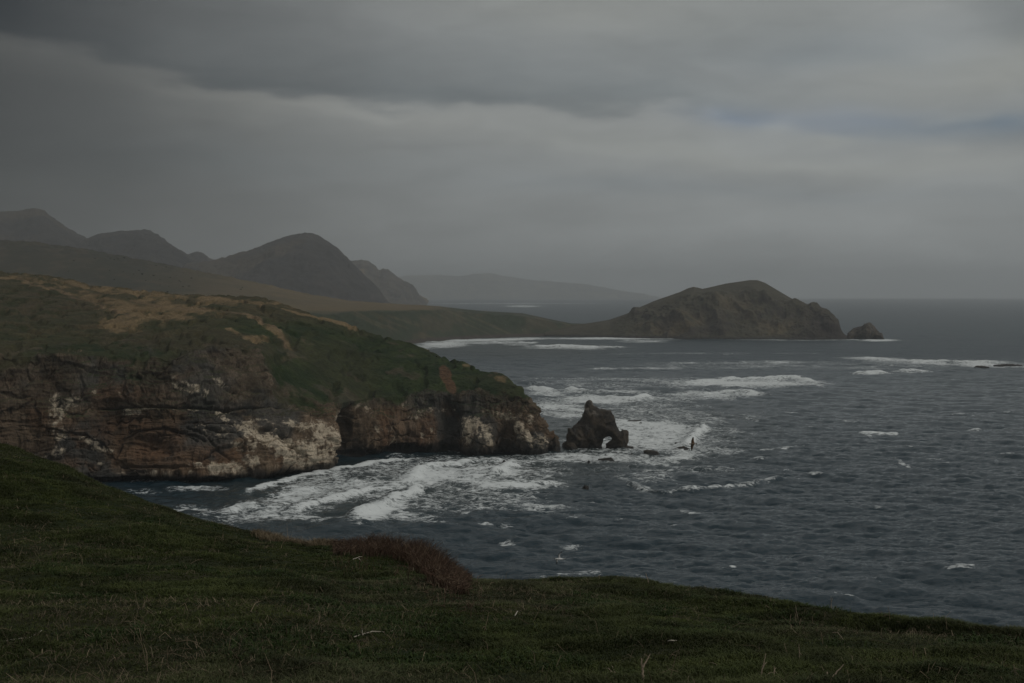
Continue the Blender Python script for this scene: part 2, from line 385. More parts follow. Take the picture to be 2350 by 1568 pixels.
# ================================================================== SEA
def ocean(N, L, lmin, lmax, wind, seed, spread=.25):
    r = np.random.default_rng(seed); k1 = 2 * math.pi * np.fft.fftfreq(N, L / N)
    kx, ky = np.meshgrid(k1, k1, indexing='ij'); k = np.hypot(kx, ky); k[0, 0] = 1
    w = math.radians(wind); cs = (kx * math.cos(w) + ky * math.sin(w)) / k
    lam = 2 * math.pi / k
    Pk = k ** -3.4 * (np.abs(cs) ** 3.5 * (1 - spread) + spread) * sstep(lmin * .7, lmin, lam) * (1 - sstep(lmax, lmax * 1.4, lam)); Pk[0, 0] = 0
    h = (r.normal(size=(N, N)) + 1j * r.normal(size=(N, N))) * np.sqrt(Pk)
    z = np.fft.ifft2(h).real; s = z.std()
    dx = np.fft.ifft2(-1j * kx / k * h).real / s; dy = np.fft.ifft2(-1j * ky / k * h).real / s
    return np.stack([dx, dy, z / s], -1)
def tile(T, L, x, y, ang):
    N = T.shape[0]; c, s = math.cos(ang), math.sin(ang)
    a = ((c * x + s * y) / L * N) % N; b = ((-s * x + c * y) / L * N) % N
    i = a.astype(int) % N; j = b.astype(int) % N; fa = (a - np.floor(a))[..., None]; fb = (b - np.floor(b))[..., None]; i2 = (i + 1) % N; j2 = (j + 1) % N
    v = T[i, j] * (1 - fa) * (1 - fb) + T[i2, j] * fa * (1 - fb) + T[i, j2] * (1 - fa) * fb + T[i2, j2] * fa * fb
    return np.stack([c * v[..., 0] - s * v[..., 1], s * v[..., 0] + c * v[..., 1], v[..., 2]], -1)
NR, NC = 1120, 1400
yy = HY + np.linspace(900, 9.3, NR)
dr = H * F / (yy - HY)
uu = np.linspace(-.47, .47, NC)
SX = uu[None, :] * dr[:, None]; SY = np.repeat(dr[:, None], NC, 1)
cell = (dr * dr / (H * F) * .8)[:, None, None]
TA = ocean(512, 131, 1.6, 8, 80, 1, .10); TB = ocean(512, 307, 6, 30, 72, 2, .03); TC = ocean(256, 900, 30, 110, 98, 3, .03)
D = .17 * tile(TA, 131, SX, SY, .3) * (1 - sstep(1.5, 4, cell))
D = D + .42 * tile(TB, 307, SX, SY, 0) * (1 - .8 * sstep(5, 16, cell)) * (.75 + .5 * fbm(np.stack([SX, SY, 0 * SX], -1), 160, 2, 61)[..., None])
D = D + .38 * tile(TC, 900, SX, SY, 0) * (1 - .6 * sstep(30, 80, cell))
D[..., :2] *= 1.1
pxs = CX + uu[None, :] * F + 0 * SX; pys = yy[:, None] + 0 * SX
# breaking crests: polyline in photo px, height m, foam spill to the left/near side
CRESTS = [
    ([(800, 1200), (850, 1176), (905, 1150), (965, 1130), (1010, 1134)], 2.6, 5.0),
    ([(640, 1180), (760, 1150), (850, 1124), (935, 1112)], 1.6, 5.0),
    ([(935, 1112), (960, 1086), (1020, 1066), (1120, 1058)], 2.2, 5.0),
    ([(1130, 1096), (1165, 1076), (1200, 1070)], 2.0, 4.0),
    ([(1080, 1120), (1200, 1116), (1290, 1108)], 1.4, 4.0),
    ([(510, 1180), (545, 1166), (600, 1168)], 1.2, 4.0),
    ([(550, 1140), (620, 1112), (720, 1087), (860, 1060), (1000, 1052)], .7, 4.0),
    ([(1570, 1034), (1600, 1000), (1625, 982)], 2.6, 4.0),
    ([(1425, 1107), (1470, 1120), (1530, 1132), (1640, 1125), (1790, 1103)], 1.2, 2.2, .62),
    ([(1380, 915), (1440, 921), (1500, 914)], 2.2, 7.0), ([(1600, 908), (1690, 900), (1770, 908)], 2.4, 8.0),
    ([(1560, 880), (1700, 872), (1820, 868), (1880, 884)], 2.6, 10.0), ([(1215, 890), (1260, 898)], 2.0, 7), ([(1300, 894), (1340, 900)], 2.0, 7),
    ([(1960, 858), (2045, 858)], 2.2, 10), ([(2060, 852), (2130, 854)], 2.0, 10), ([(1960, 822), (2100, 832), (2350, 834)], 2.4, 12),
    ([(1970, 996), (2000, 997), (2075, 998)], 1.4, 4), ([(2222, 988), (2255, 992)], 1.6, 4),
    ([(1205, 796), (1320, 796), (1450, 800)], 2.5, 14), ([(1100, 788), (1190, 786), (1240, 790)], 2.0, 12),
    ([(1300, 940), (1360, 948)], 1.2, 5), 
]
def to_sea(p): d = float(seaD(p[1])); return ((p[0] - CX) / F * d, d)
crestfoam = np.zeros_like(SX); crest_h = np.zeros_like(SX)
for pts, h, w, *cf in CRESTS:
    cf = cf[0] if cf else 1.0
    wp = [to_sea(p) for p in pts]; x0 = min(p[0] for p in wp) - 60; x1 = max(p[0] for p in wp) + 60; y0 = min(p[1] for p in wp) - 90; y1 = max(p[1] for p in wp) + 90
    m = (SX > x0) & (SX < x1) & (SY > y0) & (SY < y1)
    x, y = SX[m], SY[m]; best = np.full(x.shape, 1e9); side = np.zeros(x.shape); tt = np.zeros(x.shape)
    tot = sum(math.dist(a, b) for a, b in zip(wp[:-1], wp[1:])); run = 0
    for a, b in zip(wp[:-1], wp[1:]):
        vx, vy = b[0] - a[0], b[1] - a[1]; l = math.hypot(vx, vy) + 1e-9
        t = np.clip(((x - a[0]) * vx + (y - a[1]) * vy) / l / l, 0, 1); d = np.hypot(x - a[0] - t * vx, y - a[1] - t * vy)
        s = ((x - a[0]) * vy - (y - a[1]) * vx) / l
        k = d < best; best[k] = d[k]; side[k] = s[k]; tt[k] = (run + t[k] * l) / tot; run += l
    fade = sstep(0, .15, tt) * (1 - sstep(.85, 1, tt)); wob = fbm(np.stack([x, y, 0 * x], -1), 9, 2, 71)
    sgn = np.sign(side); wid = np.where(side > 0, w * .55, w * 1.2)            # steep face toward the viewer's side
    crest_h[m] += h * np.exp(-(best / wid) ** 2) * (.35 + .65 * fade) * (.6 + .8 * wob)
    crestfoam[m] = np.maximum(crestfoam[m], np.exp(-(best / np.where(side > 0, w * 1.0, w * .6)) ** 2) * (.2 + .8 * fade) * 1.1 * cf)
FOAM = [  # cx, cy, rx, ry, tilt, strength
    (740, 1135, 340, 40, -14, .66), (620, 1172, 210, 28, -8, .66), (900, 1100, 220, 46, -12, .62), (1120, 1085, 230, 34, 0, .62), (1330, 1050, 160, 16, 2, .66), (820, 1085, 260, 18, -10, .52), (1000, 1150, 300, 40, 0, .40), (1560, 1000, 150, 70, 0, .5), (1400, 930, 240, 40, 0, .46), (1500, 1090, 260, 30, 0, .34), (1850, 840, 500, 10, 0, .40), (1500, 880, 330, 18, 0, .42),
    (985, 1098, 90, 22, -8, 1.05), (900, 1120, 70, 11, -10, .85), (1060, 1100, 110, 16, 3, .8), (1165, 1090, 45, 14, 0, .9), (1190, 1115, 120, 10, -2, .95),
    (870, 1178, 75, 24, -20, 1.15), (905, 1165, 50, 22, -20, .95), (930, 1190, 90, 12, 5, .75), (950, 1145, 60, 10, 20, .6), (700, 1130, 160, 14, -10, .75), (620, 1148, 110, 12, -10, .7),
    (540, 1176, 60, 9, 0, .9), (640, 1190, 160, 10, 3, .7), (450, 1125, 90, 6, 0, .6), (440, 1172, 60, 9, 0, .6), (360, 1108, 90, 4, 0, .45), (330, 1130, 70, 6, 0, .4),
    (760, 1100, 150, 12, -12, .55), (1180, 1060, 170, 10, 2, .62), (1060, 1125, 170, 12, 5, .6), (1120, 1170, 190, 9, 2, .5), (1230, 1168, 120, 6, 2, .55),
    (1500, 1000, 140, 42, 0, .93), (1450, 975, 110, 20, 5, .9), (1430, 1020, 150, 26, -3, .8), (1570, 1010, 60, 36, -40, .8), (1350, 1052, 190, 12, 1, .72), (1500, 1055, 110, 14, 0, .6),
    (1560, 1050, 70, 14, -10, .75), (1380, 918, 140, 13, 1, .9), (1280, 935, 90, 18, 0, .72), (1260, 905, 60, 7, 0, .7), (1300, 953, 90, 11, 5, .75), (1245, 895, 36, 6, 5, 1.0), (1320, 900, 30, 5, 0, .9),
    (1400, 900, 120, 6, 0, .6), (1700, 881, 190, 9, 0, 1.0), (1580, 878, 120, 6, 0, .7), (1620, 906, 110, 8, 0, .85), (1600, 914, 130, 8, 0, .6), (1720, 906, 50, 4, 2, .9),
    (2180, 833, 230, 7, 1, .75), (2260, 838, 110, 6, 2, .95), (2030, 826, 110, 5, 3, .8), (1720, 833, 260, 4, 0, .55), (2000, 858, 50, 3, 0, 1), (2095, 853, 46, 3, 1, .9), (1470, 846, 120, 3, 0, .55), (1390, 847, 50, 3, 0, .7),
    (1400, 869, 230, 3, 0, .5), (1330, 880, 160, 6, 0, .45), (1020, 790, 70, 9, -2, .95), (960, 797, 60, 7, 0, .7), (1130, 780, 170, 3.5, -1.5, 1.0), (1400, 777, 200, 2.5, 0, .95), (1100, 786, 100, 6, 0, .7), (1480, 783, 70, 4, 0, .7),
    (1320, 798, 130, 4.5, 0, .8), (1190, 790, 50, 4, 0, .6), (1780, 780, 180, 1.6, .4, .6), (2020, 781, 48, 3, 0, 1.0), (1940, 779, 60, 2.5, 0, .8), (1480, 700, 40, 1, 0, .5),
    (1200, 703, 50, 2.6, 0, .8), (1170, 697, 260, 1.0, 0, .7), (1640, 812, 300, 3, 0, .35),
    (2030, 997, 55, 2.6, 1, .75), (1995, 1001, 14, 3, 20, .9), (2240, 990, 20, 5, 10, 1.1), (2180, 1066, 16, 3, 0, .7), (2075, 1065, 20, 4, 30, .8), (1775, 1103, 34, 5, -15, .75), (1700, 1115, 90, 6, -8, .55),
    (1560, 1090, 120, 12, 0, .45), (1700, 960, 110, 8, 0, .4), (1640, 960, 60, 6, 20, .5), (1690, 990, 60, 4, 10, .5), (1740, 1034, 110, 3, -6, .55), (1640, 1034, 80, 12, 0, .55), (1430, 1105, 30, 6, 20, .7),
    (1500, 1125, 60, 3, 12, .6), (1160, 1210, 20, 4, 0, .8), (1166, 1245, 24, 8, 0, .62), (1310, 1255, 30, 5, 0, .68), (1072, 1182, 16, 6, -20, 1), (1000, 1205, 60, 4, 4, .6), (1110, 1208, 20, 2.5, 0, .8),
    (1165, 1140, 30, 3, 0, .5), (1730, 870, 120, 4, 0, .9), (1870, 884, 30, 3, 8, .8), (1500, 930, 60, 8, 0, .5), (1440, 945, 70, 8, 0, .5), (2150, 1055, 20, 2, 0, .6), (1940, 965, 40, 3, 8, .5), (2020, 1170, 14, 2.5, 0, .7),
]
S0 = np.stack([SX, SY, 0 * SX], -1)
Mk = np.zeros_like(SX)
for it in FOAM:
    if it[2] <= 30: it = it[:5] + (it[5] * .72,)
    cx, cy, rx, ry = it[:4]
    r0 = np.searchsorted(-yy, -(cy + max(ry * 2.4, abs(rx * math.sin(math.radians(it[4]))) + ry * 2.2) + 1)); r1 = np.searchsorted(-yy, -(cy - max(ry * 2.4, abs(rx * math.sin(math.radians(it[4]))) * 1.6 + ry * 2.2) - 1))
    c0, c1 = [int(np.clip((((cx + s * rx * 1.9) - CX) / F + .47) / .94 * NC, 0, NC)) for s in (-1, 1)]
    if r1 > r0 and c1 > c0: Mk[r0:r1, c0:c1] = np.maximum(Mk[r0:r1, c0:c1], blob(pxs[r0:r1, c0:c1], pys[r0:r1, c0:c1], [it]))
Mk = np.maximum(Mk, crestfoam)
lace = fbm(S0, 3.4, 4, 81, .6); big = fbm(S0, 30, 3, 83); mid = fbm(S0, 11, 3, 84)
warpx = S0 + (np.stack([mid, big, 0 * big], -1) - .5) * 10
rid = fbm(warpx, 4.2, 4, 87, .6, ridge=True)
zn = lambda a: (a - a.mean()) / a.std()
tex = .62 * zn(lace) + .62 * zn(rid) + .42 * zn(mid) + .30 * zn(big)
tex = tex * (1 - .35 * sstep(3, 14, cell[..., 0]))
foam = Mk + (.075 * zn(mid) + .055 * zn(big) + .05 * zn(rid)) * sstep(.03, .3, Mk)
foam = np.clip(foam, 0, 1.3)
# open-sea whitecaps on the steepest crests
hz = D[..., 2]; whit = sstep(1.9, 2.9, hz / .55 + 1.0 * zn(lace) * .35) * sstep(.58, .70, mid) * .62
foam = np.maximum(foam, whit)
Z = D[..., 2] + crest_h + np.clip(foam, 0, 1) * .25 * (rid - .3)
V = np.stack([SX + D[..., 0] * 1.0, SY + D[..., 1], Z], -1)
shal = np.clip(blob(pxs, pys, [(850, 1130, 420, 70, -6), (1420, 1000, 330, 90), (1150, 800, 260, 26), (1150, 1080, 260, 50)]), 0, 1)
M_SEA = bpy.data.materials.new('sea_water'); M_SEA.use_nodes = True
nt = M_SEA.node_tree; b = nt.nodes['Principled BSDF']
def at(nt, n): a = nt.nodes.new('ShaderNodeAttribute'); a.attribute_name = n; return a
fa = at(nt, 'foam'); sh = at(nt, 'shallow'); tc = nt.nodes.new('ShaderNodeTexCoord')
wv = nt.nodes.new('ShaderNodeTexNoise'); wv.inputs['Scale'].default_value = .12; wv.inputs['Detail'].default_value = 3
nt.links.new(tc.outputs['Object'], wv.inputs['Vector'])
dv = nt.nodes.new('ShaderNodeVectorMath'); dv.operation = 'MULTIPLY_ADD'; dv.inputs[1].default_value = (7, 7, 0)
nt.links.new(wv.outputs['Color'], dv.inputs[0]); nt.links.new(tc.outputs['Object'], dv.inputs[2])
mpf = nt.nodes.new('ShaderNodeMapping'); mpf.inputs['Scale'].default_value = (.42, .8, 1); mpf.inputs['Rotation'].default_value = (0, 0, -.12); nt.links.new(dv.outputs[0], mpf.inputs[0])
nz = nt.nodes.new('ShaderNodeTexNoise'); nz.inputs['Scale'].default_value = .7; nz.inputs['Detail'].default_value = 10; nz.inputs['Roughness'].default_value = .78
nt.links.new(mpf.outputs[0], nz.inputs['Vector'])
def mth(nt, op, a, b_=None, c=None):
    n = nt.nodes.new('ShaderNodeMath'); n.operation = op
    for i, v in enumerate((a, b_, c)):
        if v is None: continue
        if isinstance(v, (int, float)): n.inputs[i].default_value = v
        else: nt.links.new(v, n.inputs[i])
    return n.outputs[0]
# foam edge broken by fine noise
fe = nt.nodes.new('ShaderNodeMapRange'); fe.interpolation_type = 'SMOOTHSTEP'; fe.inputs[1].default_value = .30; fe.inputs[2].default_value = .98
gate = nt.nodes.new('ShaderNodeMapRange'); gate.inputs[1].default_value = .05; gate.inputs[2].default_value = .35; nt.links.new(fa.outputs['Fac'], gate.inputs[0])
nt.links.new(mth(nt, 'ADD', fa.outputs['Fac'], mth(nt, 'MULTIPLY', mth(nt, 'SUBTRACT', nz.outputs['Fac'], .5), mth(nt, 'MULTIPLY', gate.outputs[0], 3.7))), fe.inputs[0])
wc = nt.nodes.new('ShaderNodeMix'); wc.data_type = 'RGBA'; nt.links.new(sh.outputs['Fac'], wc.inputs[0])
wc.inputs[6].default_value = (.007, .026, .038, 1); wc.inputs[7].default_value = (.022, .036, .037, 1)
fm = nt.nodes.new('ShaderNodeMix'); fm.data_type = 'RGBA'; nt.links.new(fe.outputs[0], fm.inputs[0]); nt.links.new(wc.outputs[2], fm.inputs[6]); fm.inputs[7].default_value = (.74, .78, .78, 1)
nt.links.new(fm.outputs[2], b.inputs['Base Color'])
b.inputs['IOR'].default_value = 1.333
ch_ = at(nt, 'chop'); nt.links.new(mth(nt, 'MAXIMUM', mth(nt, 'MULTIPLY_ADD', fe.outputs[0], .6, .10), mth(nt, 'MULTIPLY_ADD', ch_.outputs['Fac'], .30, .10)), b.inputs['Roughness'])
nt.links.new(mth(nt, 'MULTIPLY_ADD', ch_.outputs['Fac'], -.06, mth(nt, 'MULTIPLY_ADD', fe.outputs[0], -.22, .5)), b.inputs['Specular IOR Level'])
w1 = nt.nodes.new('ShaderNodeTexNoise'); w1.inputs['Scale'].default_value = .6; w1.inputs['Detail'].default_value = 8; w1.inputs['Roughness'].default_value = .62
mp = nt.nodes.new('ShaderNodeMapping'); mp.inputs['Scale'].default_value = (.45, 1.3, 1); mp.inputs['Rotation'].default_value = (0, 0, .18)
nt.links.new(tc.outputs['Object'], mp.inputs[0]); nt.links.new(mp.outputs[0], w1.inputs['Vector'])
bp = nt.nodes.new('ShaderNodeBump'); bp.inputs['Distance'].default_value = .8; bp.inputs['Strength'].default_value = .8
w2 = nt.nodes.new('ShaderNodeTexNoise'); w2.inputs['Scale'].default_value = .055; w2.inputs['Detail'].default_value = 5; w2.inputs['Roughness'].default_value = .7; nt.links.new(mp.outputs[0], w2.inputs['Vector'])
bp2 = nt.nodes.new('ShaderNodeBump'); bp2.inputs['Distance'].default_value = 4.0; nt.links.new(ch_.outputs['Fac'], bp2.inputs['Strength']); nt.links.new(w2.outputs['Fac'], bp2.inputs['Height'])
nt.links.new(w1.outputs['Fac'], bp.inputs['Height']); nt.links.new(bp2.outputs[0], bp.inputs['Normal']); nt.links.new(bp.outputs[0], b.inputs['Normal'])
sea = tag(make_mesh('sea', V.reshape(-1, 3), grid_faces(NR, NC), mat=M_SEA, attrs={'foam': foam, 'shallow': shal, 'chop': sstep(.4, 12, cell[..., 0]) * np.ones_like(foam)}), kind='structure')
del V, D, S0, warpx, lace, big, rid, tex

# ================================================================== HEADLAND
WX = [(-150, 1122), (0, 1118), (150, 1113), (290, 1107), (400, 1109), (520, 1103), (620, 1092), (700, 1083), (765, 1074), (790, 1056), (850, 1050), (900, 1046), (1020, 1041), (1060, 1043), (1120, 1044), (1200, 1046), (1240, 1043), (1262, 1038), (1274, 1034)]
bx = np.array([p[0] for p in WX], float); by = np.array([p[1] for p in WX], float); bd = seaD(by)
D0 = lambda x: float(np.interp(x, bx, bd))
HL = [
    ('w', -4, 2), ('w', 0, 3),
]
def off(pts):        # (px, y, extra distance behind the waterline)
    return lay('y', [(x, y, D0(x) + e) for x, y, e in pts])
HEAD = [
    lay('z', [(x, -5, float(d) + 9) for x, d in zip(bx, bd)]),
    lay('z', [(x, .6, float(d) + 9) for x, d in zip(bx, bd)]),
    off([(-150, 1108, -2), (0, 1105, -2), (290, 1094, -2), (400, 1086, -3), (450, 1090, -6), (520, 1094, -8), (580, 1086, -9), (620, 1072, -9), (700, 1079, -8), (762, 1066, -9), (776, 1058, -6), (790, 1036, 6), (850, 1022, 4), (900, 1020, 4), (960, 1014, 3),
         (1020, 1018, 4), (1050, 1030, 3), (1120, 1036, -3), (1160, 1030, 2), (1200, 1036, -2), (1240, 1036, -1), (1262, 1030, 0), (1274, 1024, 0)]),
    off([(-150, 1020, 5), (0, 1020, 5), (290, 1010, 6), (400, 1000, 6), (520, 1005, 2), (620, 1000, -2), (700, 1005, -4), (765, 1000, -3), (790, 985, 8), (850, 975, 7), (960, 965, 7), (1020, 965, 6), (1060, 975, 7), (1120, 980, 3), (1170, 985, 6), (1210, 990, 1), (1240, 1000, 0), (1262, 1006, 0), (1274, 1016, 2)]),
    off([(-150, 930, 8), (0, 930, 8), (240, 936, 9), (400, 934, 9), (560, 940, 9), (640, 934, 10), (700, 930, 9), (770, 926, 11), (850, 914, 13), (960, 903, 12), (1080, 905, 11), (1150, 915, 11), (1190, 935, 10), (1215, 950, 8), (1235, 972, 5), (1255, 990, 4), (1264, 1004, 3), (1274, 1015, 3)]),
    off([(-150, 815, 18), (0, 815, 18), (150, 812, 18), (290, 822, 20), (400, 815, 20), (520, 795, 24), (600, 800, 28), (640, 840, 34), (700, 870, 40), (770, 865, 48), (850, 862, 46), (960, 870, 34), (1080, 882, 22), (1150, 888, 20), (1190, 908, 14), (1215, 930, 10), (1235, 968, 8), (1255, 987, 6), (1264, 1002, 5), (1274, 1014, 4)]),
    off([(-150, 725, 130), (0, 735, 130), (200, 745, 130), (400, 750, 110), (560, 745, 110), (640, 765, 110), (760, 795, 100), (850, 812, 80), (960, 835, 60), (1080, 862, 38), (1150, 872, 28), (1190, 890, 20), (1215, 918, 14), (1235, 966, 10), (1255, 986, 8), (1264, 1001, 6), (1274, 1013, 5)]),
    off([(-150, 590, 520), (0, 620, 460), (60, 628, 450), (130, 636, 430), (200, 651, 400), (300, 660, 370), (400, 673, 340), (470, 676, 320), (560, 677, 300), (610, 683, 270), (640, 694, 250), (700, 712, 210), (760, 730, 190), (800, 741, 170), (850, 764, 150), (960, 792, 115), (1050, 824, 80), (1085, 838, 66), (1110, 849, 55), (1150, 856, 45), (1180, 871, 36), (1200, 888, 30),
         (1215, 906, 24), (1225, 938, 18), (1235, 964, 13), (1255, 985, 10), (1264, 1000, 8), (1274, 1012, 6)]),
    off([(-150, 640, 700), (0, 650, 640), (400, 705, 460), (640, 730, 350), (850, 800, 230), (1050, 860, 120), (1180, 900, 60), (1215, 940, 44), (1235, 985, 30), (1264, 1006, 14), (1274, 1016, 10)]),
    lay('z', [(-150, -5, 1500), (400, -5, 1150), (850, -5, 950), (1050, -5, 850), (1180, -5, 775), (1235, -5, 745), (1274, -5, 745)]),
]
hx = np.concatenate([np.linspace(-150, -20, 60), np.linspace(-18, 1274, 1000)])
HR = [6, 30, 75, 70, 75, 90, 110, 30, 20]
G = sweep(HEAD, hx, HR, soft=3)
_w = (1 - sstep(1150, 1215, hx))[None, :, None] * sstep(-150, -120, hx)[None, :, None]
for _ in range(60):
    S_ = G.copy(); S_[:, 1:-1] = .25 * G[:, :-2] + .5 * G[:, 1:-1] + .25 * G[:, 2:]; G = G * (1 - _w) + S_ * _w
hpx, hpy = proj(G)
row = np.arange(G.shape[0])[:, None] + 0 * hpx; cum = np.cumsum([0] + HR)
rockline = np.interp(hx, [-150, 560, 600, 640, 700, 900, 1100, 1200, 1230, 1274], [cum[5], cum[5], cum[5] - 5, cum[4] + 25, cum[4], cum[4], cum[4] + 22, cum[5] + 20, cum[7], cum[8]])[None, :]
endf = 1 - sstep(1225, 1272, hpx) * .5
Nn = normals(G); Nn[Nn[..., 1] > .35] *= 1
edge = fbm(G, 14, 4, 101)
isrock = 1 - sstep(-16, 10, row - rockline + (edge - .5) * 90 + (fbm(G, 4.5, 3, 172) - .5) * 60)            # 1 rock, 0 turf
back = sstep(cum[7], cum[8], row)
# bulk relief
q = G.copy(); q[..., 2] *= .45
ribs = fbm(q, 9, 4, 111, .55, ridge=True) - .55
q2 = G * [1, 1, .22]; col_ = fbm(q2, 2.6, 4, 113, .55) - .5
blocks = np.abs(fbm(G, 20, 3, 115) - .5)
strata = fbm(G * [.25, .25, 1], 3.0, 3, 117) - .5
fine_ = fbm(G, 1.6, 3, 119) - .5
right = sstep(770, 800, hpx)
_wp = (np.stack([fbm(G, 7, 3, 161), fbm(G, 7, 3, 162), fbm(G, 7, 3, 163)], -1) - .5) * 4
_sh = G + _wp * 1.6; _sh[..., 0] += .5 * G[..., 2]; f1a, f2a, ca = worley(_sh, (20, 20, 9), 165); f1b, f2b, cb_ = worley((G + _wp * .9), (3.6, 3.6, 9), 169)
ck = sstep(.42, .60, fbm(G, 12, 3, 167)); plates = (ca - .5) * 4.0 - 1.5 * ck * (1 - sstep(0, .10, f2a - f1a)) + (cb_ - .5) * 1.2 - .5 * ck * (1 - sstep(0, .10, f2b - f1b))
soft_ = lerp(.45, 1.0, right)
dz = isrock * (plates * lerp(.8, .6, right) + ribs * 3.6 * soft_ + col_ * lerp(1.6, 4.6, right) + blocks * 9 * soft_ - 1.6 * soft_ + strata * 2.2 * (1 - right) + (fbm(G * [.10, .10, 1] + _wp * .5, 1.1, 3, 171) - .5) * 2.0 * (1 - .7 * right) + fine_ * .9) * endf
tipb = sstep(1150, 1215, hpx)
dz = dz + isrock * tipb * ((cb_ - .5) * 3.2 + (ca - .5) * 3.0 + (fbm(G, 3.5, 3, 173, .6, ridge=True) - .6) * 3.0)
# named recesses and bulges of the face (photo px, depth in m, + = out)
FE = [(560, 1040, 90, 60, 10, 4), (700, 1020, 85, 60, 0, 5), (400, 1040, 90, 50, 10, 3), (350, 1035, 55, 34, 0, -4.5), (330, 1050, 60, 30, 0, 2.5), (500, 1030, 40, 30, 30, -3), (250, 960, 40, 40, 0, -4), (60, 1000, 40, 60, 0, -5),
      (800, 1030, 26, 70, 0, -6), (795, 990, 14, 60, 0, -3), (870, 985, 40, 50, 0, 2.5), (960, 970, 45, 50, 0, 2.5), (1035, 990, 24, 55, 0, -6), (1090, 1000, 40, 50, 8, 5), (1160, 1012, 24, 34, 0, -6), (1210, 1000, 32, 50, 0, 3.5), (1240, 1020, 20, 24, 0, 2),
      (915, 1035, 30, 18, 0, -4), (300, 880, 60, 40, 0, 2), (450, 870, 60, 50, 0, 3.5), (590, 880, 50, 60, 0, 3.5), (130, 900, 60, 70, 0, -3), (180, 1000, 40, 50, 0, 2.5)]
for cx, cy, rx, ry, t, a in FE: dz = dz + a * blob(hpx, hpy, [(cx, cy, rx, ry, t)]) * isrock
ledge = poly(hpx, hpy, [(235, 934), (330, 931), (430, 934), (530, 940), (640, 936)], 3.2)
dz = dz - 3.6 * ledge
arcs = [[(268, 1050), (285, 1010), (320, 990), (380, 984), (430, 1000), (470, 1015)], [(430, 985), (470, 1000), (500, 1030), (530, 1060)], [(280, 1072), (400, 1078), (470, 1074)], [(395, 990), (440, 1010), (452, 1020)], [(630, 990), (650, 1030), (690, 1050)], [(470, 985), (540, 1000), (565, 1040)]]
for a in arcs: dz = dz - 1.8 * poly(hpx, hpy, a, 3.0) * isrock
turf = (1 - isrock) * (1 - back * .5)
dz = dz + turf * ((fbm(G, 30, 4, 121) - .5) * 4.0 * endf + (fbm(G, 6, 3, 123) - .5) * 1.2 + (fbm(G, 1.7, 3, 124) - .5) * .9 - 2.2 * sstep(.72, .9, fbm(G * [1, .35, .35], 13, 3, 125, .5, ridge=True)))
G = G + Nn * dz[..., None] * np.where(row < 6, .3, 1)[..., None]
if (Nn[200:400, 300:600, 1].mean() > 0): raise Exception('headland normals point away from the camera')
N2 = normals(G); gx, gy = hpx, hpy
# ----- albedo
big = fbm(G, 22, 4, 131); med = fbm(G, 5, 4, 133); sml = fbm(G, 1.5, 3, 135); stk = fbm(G * [1, 1, .12], 1.8, 4, 137)
rock = lerp(c3(.080, .056, .036), c3(.175, .128, .086), sstep(.25, .75, med)[..., None])
rock = rock * (.82 + .36 * ca)[..., None] * (.86 + .28 * cb_)[..., None]
rock = lerp(rock, c3(.060, .064, .062), (sstep(.5, .62, big) * .75)[..., None])
rock = lerp(rock, c3(.145, .086, .050), (sstep(.52, .72, fbm(G, 11, 4, 139)) * .55)[..., None])
rock = rock * lerp(.72, 1.28, stk)[..., None]
dark = blob(gx, gy, [(250, 970, 60, 60, 0, .7), (330, 960, 60, 30, 0, .5), (20, 1010, 60, 50, 0, .6), (1150, 960, 70, 60, 0, .5), (1180, 900, 60, 30, 0, .4), (470, 960, 90, 24, 0, .45), (1040, 940, 30, 60, 0, .5), (230, 1000, 34, 90, 8, .75), (430, 975, 60, 30, 0, .7), (90, 900, 60, 60, 0, .4), (800, 1000, 18, 60, 0, .6), (330, 1010, 60, 12, -10, .6)])  # dark rock patches; shade under the ledge and in recesses painted in too
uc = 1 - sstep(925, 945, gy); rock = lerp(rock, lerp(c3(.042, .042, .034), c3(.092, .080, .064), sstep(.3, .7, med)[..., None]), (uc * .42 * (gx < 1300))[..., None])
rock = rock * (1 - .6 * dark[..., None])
och = blob(gx, gy, [(350, 1040, 70, 40, 0, .8), (300, 985, 80, 30, 0, .7), (880, 990, 16, 50, 0, .9), (985, 985, 18, 40, 0, .7), (960, 1010, 50, 12, 0, .6), (280, 905, 100, 16, 0, .6), (480, 1050, 80, 24, 0, .6)])
rock = lerp(rock, c3(.140, .080, .046), (och * sstep(.3, .6, med + .1))[..., None])
wet = 1 - sstep(2.2, 6.5, G[..., 2] + (med - .5) * 5)
rock = lerp(rock, c3(.020, .020, .019), (wet * .85)[..., None])
